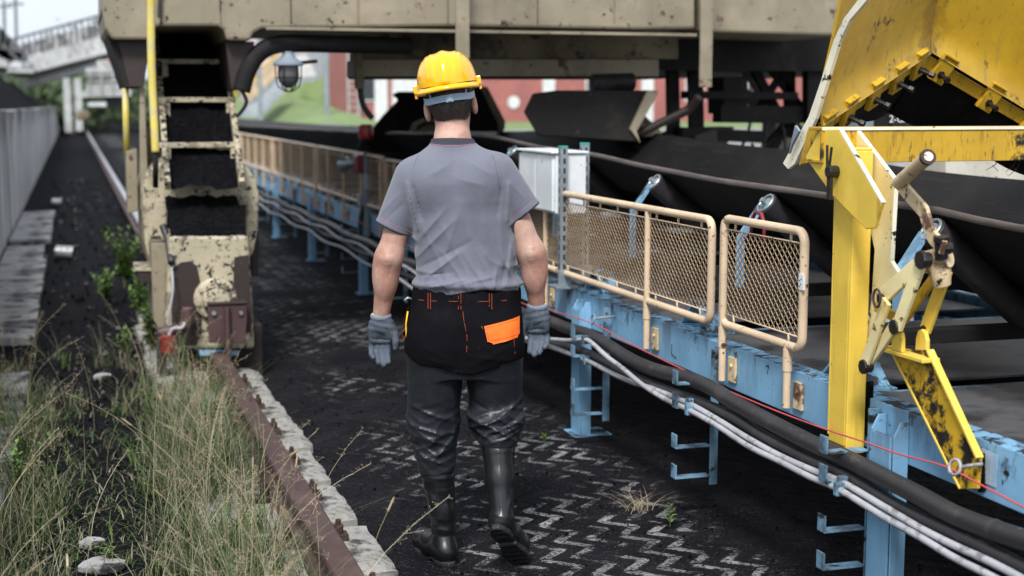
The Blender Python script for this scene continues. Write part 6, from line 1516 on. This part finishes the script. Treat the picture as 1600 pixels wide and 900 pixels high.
# rail tracks on the bed
for k, (x0, lab) in enumerate(((6.6, 'pair of pale rails on the raised bed, the nearer track'), (8.5, 'pair of pale rails on the raised bed, the farther track'))):
    t = thing('railway_track', (x0, 40, .74), lab, 'railway track', 'railway tracks behind the conveyor')
    MB().box((x0-.7, 22, .60), (x0+1.7, 90, .79)).build('ballast_bed', bal, t)
    for dx in (0, 1.43): MB().box((x0+dx-.04, 22, .79), (x0+dx+.04, 90, .93)).build('rail_bar', MAT['conduit'], t)
# red brick building
BYY = 78
bt_ = thing('brick_building', (30, BYY, .7), 'long red brick building with pale pilasters behind the machine', 'building')
bx0 = onY(572, 130, BYY).x; MB().box((bx0, BYY, .5), (62, BYY+14, 9)).build('wall', MAT['brick'], bt_)
for px in (594, 652, 856, 1010, 1270):
    a = onY(px, 130, BYY); MB().box((a.x-.35, BYY-.25, .5), (a.x+.35, BYY-.005, 9)).build('pilaster', MAT['pale'], bt_)
a = onY(612, 130, BYY); c = onY(660, 130, BYY); MB().box((a.x, BYY-.12, .5), (c.x, BYY-.006, 5)).build('door', MAT['pale'], bt_)
for px in (578, 700, 930, 1085, 1180, 1330, 1400):
    a = onY(px, 130, BYY); f = MB().box((a.x-.6, BYY-.06, 1.9), (a.x+.6, BYY-.004, 3.6)).build('window', MAT['pale'], bt_)
    MB().box((a.x-.5, BYY-.09, 2.0), (a.x+.5, BYY-.062, 3.5)).build('pane', MAT['glass_dark'], f)
a = onY(802, 160, BYY); MB().lathe((a.x, BYY-.02, a.z), [(.35, 0), (.35, -.06)], 20, 'y').build('wall_disc', MAT['pale'], bt_)
# grey shed and white tent beyond the bank
gb = thing('grey_shed', (15, 96, 4), 'grey clad shed at the top of the grass bank', 'building')
a = onY(462, 112, 96); c = onY(565, 60, 96); MB().box((a.x, 96, 3.0), (c.x+3, 104, c.z+1)).build('wall', MAT['grey_wall'], gb); MB().box((a.x-.3, 95.7, c.z+1.002), (c.x+3.3, 104.3, c.z+1.4)).build('roof', MAT['gallery'], gb)
a = onY(470, 122, 90); mb = MB(); mb.prism([onY(455, 122, 90), onY(495, 118, 90), onY(478, 84, 90), onY(462, 88, 90)], (0, 3, 0)); tag(mb.build('white_tent', MAT['pale'], origin=tuple(a)), 'white pointed tent roof on the grass bank', 'tent')
p3 = thing('pink_house', tuple(onY(425, 75, 98)), 'pale pink house corner seen above the bank beside the lamp', 'building')
a = onY(395, 120, 98); c = onY(450, 50, 98); MB().box((a.x, 98, 2), (c.x, 106, c.z)).build('wall', M('pale pink render', (.58, .45, .50), .8), p3); MB().box((a.x+.6, 97.94, 5), (a.x+1.4, 97.998, 6.2)).build('window', MAT['glass_dark'], p3)
# stairs with yellow railing up the bank
st = thing('bank_stairs', tuple(onY(400, 165, 68)), 'dark stairs with yellow railing climbing the grass bank', 'stairs')
A = onY(385, 166, 66); B = onY(435, 118, 78); mb = MB()
for k in range(14): p = A.lerp(B, k/14); mb.box((p.x-.2, p.y-.7, p.z-.5), (p.x+.65, p.y+.5, p.z))
mb.build('flight', MAT['grey_wall'], st)
for off in (0, -1.0):
    rl = MB(); a = A+Vector((off, 0, .25)); c = B+Vector((off, 0, .25)); rl.tube([a+Vector((0, 0, .9)), c+Vector((0, 0, .9))], .06, 6); rl.tube([a+Vector((0, 0, .45)), c+Vector((0, 0, .45))], .04, 6)
    for k in range(8): p = a.lerp(c, k/7); rl.cyl(p-Vector((0, 0, .3)), p+Vector((0, 0, .9)), .05, 6)
    rl.build('railing', MAT['yellow'], st)
for (px, y, x_, lab) in ((511, 66, 0, 'tall pale lamp post standing on the grass bank'), (407, 62, 0, 'thin pale lamp post beside the bank stairs')):
    a = onY(px, 182, y); t = thing('lamp_post', tuple(a), lab, 'lamp post', 'lamp posts on the bank'); MB().cyl(a-Vector((0, 0, 1)), a+Vector((0, 0, 8)), .13 if px == 511 else .09, 8).build('pole', MAT['galv'], t); MB().bar(a+Vector((-.1, 0, 8)), a+Vector((1.0, 0, 8.15)), .25, .12).build('lamp_head', MAT['galv'], t)
lt = thing('steel_ladder', tuple(onY(552, 180, 70)), 'pale steel ladder tower at the right of the grass bank', 'ladder'); a = onY(545, 185, 70); mb = MB()
for dx in (0, .5): mb.box((a.x+dx-.04, 70, .7), (a.x+dx+.04, 70.08, 5.6))
mb.build('stringers', MAT['gallery'], lt); mb = MB()
for k in range(14): mb.box((a.x+.041, 70.02, .9+.33*k), (a.x+.459, 70.06, .95+.33*k))
mb.build('rungs', MAT['gallery'], lt)

# ---- left background: inclined gallery, stacker legs, trees
BGY = 58
cg = thing('conveyor_gallery', tuple(onY(95, 100, BGY)), 'pale inclined conveyor gallery crossing the far end of the lane', 'conveyor gallery')
A0, A1 = onY(-60, 132, BGY), onY(215, 62, BGY-4); B0, B1 = onY(-60, 118, BGY), onY(215, 44, BGY-4)
mb = MB(); mb.bar(A0.lerp(A1, .36)-Vector((0, 0, .05)), A1-Vector((0, 0, .0)), 1.6, .62); mb.build('trough', MAT['gallery'], cg)
mb = MB(); mb.bar(A0.lerp(A1, .36)-Vector((0, .3, .62)), A1-Vector((0, .3, .55)), .3, .22); mb.build('girder', MAT['gallery'], cg)
mb = MB(); mb.bar(A0.lerp(A1, .30)+Vector((0, -.4, .62)), A1+Vector((0, -.4, .66)), .06, .50)
mb.build('walkway', M('lattice walkway', (.15, .15, .15), .7, layers=[dict(s=2.5, lo=.48, hi=.56, c=(.40, .40, .40))]), cg)
for k in range(22):
    p = A0.lerp(A1, .3+.7*k/21); MB().cyl(p+Vector((0, -.5, .4)), p+Vector((0, -.5, 1.15)), .03, 5).build('handrail_post', MAT['gallery_dark'], cg)
MB().tube([A0.lerp(A1, .3)+Vector((0, -.5, 1.15)), A1+Vector((0, -.5, 1.2))], .045, 6).build('handrail', MAT['gallery_dark'], cg)
hd_ = thing('drive_station', tuple(onY(35, 110, BGY)), 'white and grey drive station at the left end of the gallery', 'drive station')
for (pix, m) in (([(-10, 90), (12, 90), (12, 112), (-10, 112)], 'gallery'), ([(14, 92), (34, 92), (34, 108), (14, 108)], 'pale'), ([(-10, 104), (55, 108), (52, 114), (-10, 112)], 'gallery'), ([(36, 96), (48, 96), (48, 106), (36, 106)], 'grey_wall'), ([(4, 84), (40, 86), (40, 91), (4, 90)], 'gallery_dark')):
    MB().prism(polyY(pix, BGY-3), (0, 1.5, 0)).build('casing', MAT[m], hd_)
sk_ = thing('stacker_boom', tuple(onY(10, 70, BGY-6)), 'dark lattice boom rising out of the top left corner', 'boom')
for (a, c, wd) in (((-30, 22), (40, 92), .30), ((-30, 55), (20, 96), .25), ((-8, 30), (-2, 80), .12), ((4, 48), (8, 86), .12), ((14, 60), (10, 92), .10), ((-20, 80), (34, 90), .3)):
    MB().bar(onY(*a, BGY-6), onY(*c, BGY-6), .3, wd).build('boom_bar', MAT['gallery_dark'], sk_)
for (pix, m) in (([(-12, 52), (14, 58), (20, 84), (-12, 84)], 'gallery_dark'), ):
    MB().prism(polyY(pix, BGY-5.5), (0, 1.2, 0)).build('boom_panel', MAT[m], sk_)
mt_ = [(6, 0, 60), (24, -4, 40), (153, 24, 45)]
for i, (px, t_, b_) in enumerate(mt_):
    a = onY(px, b_+30, 120); c = onY(px, t_, 120); mb = MB(); mb.cyl((a.x, 120, 0), (c.x, 120, c.z), .12, 6); mb.cyl((c.x-.6, 120, c.z-.5), (c.x+.6, 120, c.z-.5), .08, 5)
    tag(mb.build('light_mast', MAT['gallery_dark'], origin=(a.x, 120, 0)), ['thin mast at the far left edge of the sky', 'thin mast second from the left in the sky', 'thin mast above the gallery near the gantry'][i], 'mast', 'masts in the sky')
# portal of the second machine at the end of the lane
pm_ = thing('far_portal', (1, 60, 0), 'pale steel platform on posts at the far end of the lane', 'platform')
PY = 52
for (pix, m) in (([(128, 142), (205, 140), (205, 150), (128, 152)], 'gallery'), ([(134, 106), (205, 104), (205, 112), (134, 113)], 'gallery'), ([(152, 94), (205, 92), (205, 104), (152, 106)], 'gallery'), ([(134, 113), (205, 112), (205, 120), (134, 121)], 'gallery_dark'), ([(135, 130), (205, 128), (205, 141), (135, 142)], 'gallery'), ([(138, 160), (166, 160), (166, 166), (138, 166)], 'pale')):
    MB().prism(polyY(pix, PY), (0, 2.5, 0)).build('deck', MAT[m], pm_)
for px in (140, 158, 176, 192):
    MB().cyl(onY(px, 113, PY-.05), onY(px, 145, PY-.05), .03, 5).build('railing_post', MAT['gallery'], pm_)
for py in (119, 127): MB().cyl(onY(134, py, PY-.05), onY(205, py-1, PY-.05), .028, 5).build('railing', MAT['gallery'], pm_)
MB().prism(polyY([(170, 78), (182, 78), (182, 95), (170, 95)], PY-.3), (0, .5, 0)).build('orange_panel', MAT['orange_box'], pm_)
for (px, y1_) in ((104, 184), (121, 182)):
    a = onY(px, 122, PY); MB().box((a.x-.12, PY, onY(px, y1_, PY).z-.5), (a.x+.12, PY+.25, a.z)).build('post', MAT['gallery'], pm_)
MB().prism(polyY([(118, 176), (124, 172), (138, 172), (142, 180), (136, 188), (120, 188)], PY-2), (0, 1, 0)).build('wheel_bogie', MAT['cream_dark'], pm_, bevel=.05)
for (pix) in ([(165, 150), (205, 150), (205, 168), (165, 168)],): MB().prism(polyY(pix, PY+1), (0, .6, 0)).build('machinery', MAT['gallery_dark'], pm_)
# trees beyond, each a trunk and a loose crown
def tree(x, y, h, w_, label):
    t = thing('leafy_tree', (x, y, 0), label, 'tree', 'trees beyond the far end of the lane'); r_ = random.Random(int(x*10+y)); tr = MB()
    tr.tube([(x, y, 0), (x+.1, y, h*.4), (x, y, h*.75)], [.28, .2, .08], 8)
    cl = []
    for k in range(9):
        a = r_.uniform(0, 6.28); q = Vector((x+cos(a)*w_*r_.uniform(.2, .7), y+sin(a)*w_*r_.uniform(.2, .7), h*r_.uniform(.35, .85))); cl.append((q, w_*r_.uniform(.3, .5))); tr.tube([(x, y, h*r_.uniform(.3, .5)), q], [.09, .03], 5)
    tr.build('trunk', MAT['bark'], t); cm = MB()
    for q, rr in cl:
        for i in range(190):
            d = Vector((r_.gauss(0, 1), r_.gauss(0, 1), r_.gauss(0, .8))).normalized()*rr*r_.random()**.4; c = q+d; s = r_.uniform(.12, .26); u = Vector((r_.gauss(0, 1), r_.gauss(0, 1), r_.gauss(0, 1))).normalized(); v = u.orthogonal().normalized()
            cm.add([c-u*s, c+v*s*.5, c+u*s, c-v*s*.5], [(0, 1, 2, 3)])
    cm.build('crown', MAT['tree'], t)
tl = ['tree behind the top end of the gallery, tallest', 'bushy tree behind the middle of the gallery', 'small tree right above the coal heap', 'tree between the far posts', 'low tree left of the far platform', 'round tree behind the far platform', 'tree at the end of the coal heap', 'dark tree beside the drive station']
for i, (px, top_, y, w_) in enumerate(((128, 46, 110, 4.2), (98, 112, 95, 3.6), (66, 118, 90, 3.2), (112, 125, 88, 3), (84, 122, 100, 3.6), (150, 118, 98, 4), (100, 118, 120, 4), (48, 112, 104, 3.5))):
    p = onY(px, top_, y); tree(p.x, y, p.z, w_, tl[i])
fw_ = M('far woodland', (.06, .09, .045), .9, layers=[dict(s=.6, lo=.4, hi=.65, c=(.11, .15, .06))])
mb = MB(); 
for i in range(5200):
    x = rb.uniform(-40, 60); y = 150+rb.uniform(0, 14); h = 5.5+2.2*nz(x, 0, 3, .16)+1.2*nz(x, 5, 3, .5); z = rb.random()**.7*h; s = rb.uniform(.3, .8); u = Vector((rb.gauss(0, 1), rb.gauss(0, 1), rb.gauss(0, 1))).normalized(); v = u.orthogonal().normalized(); c = Vector((x, y, z))
    mb.add([c-u*s, c+v*s*.6, c+u*s, c-v*s*.6], [(0, 1, 2, 3)])
tag(mb.build('woodland', MAT['tree']), 'far band of trees closing the horizon', 'woodland', kind='stuff')
bpy.context.view_layer.update()
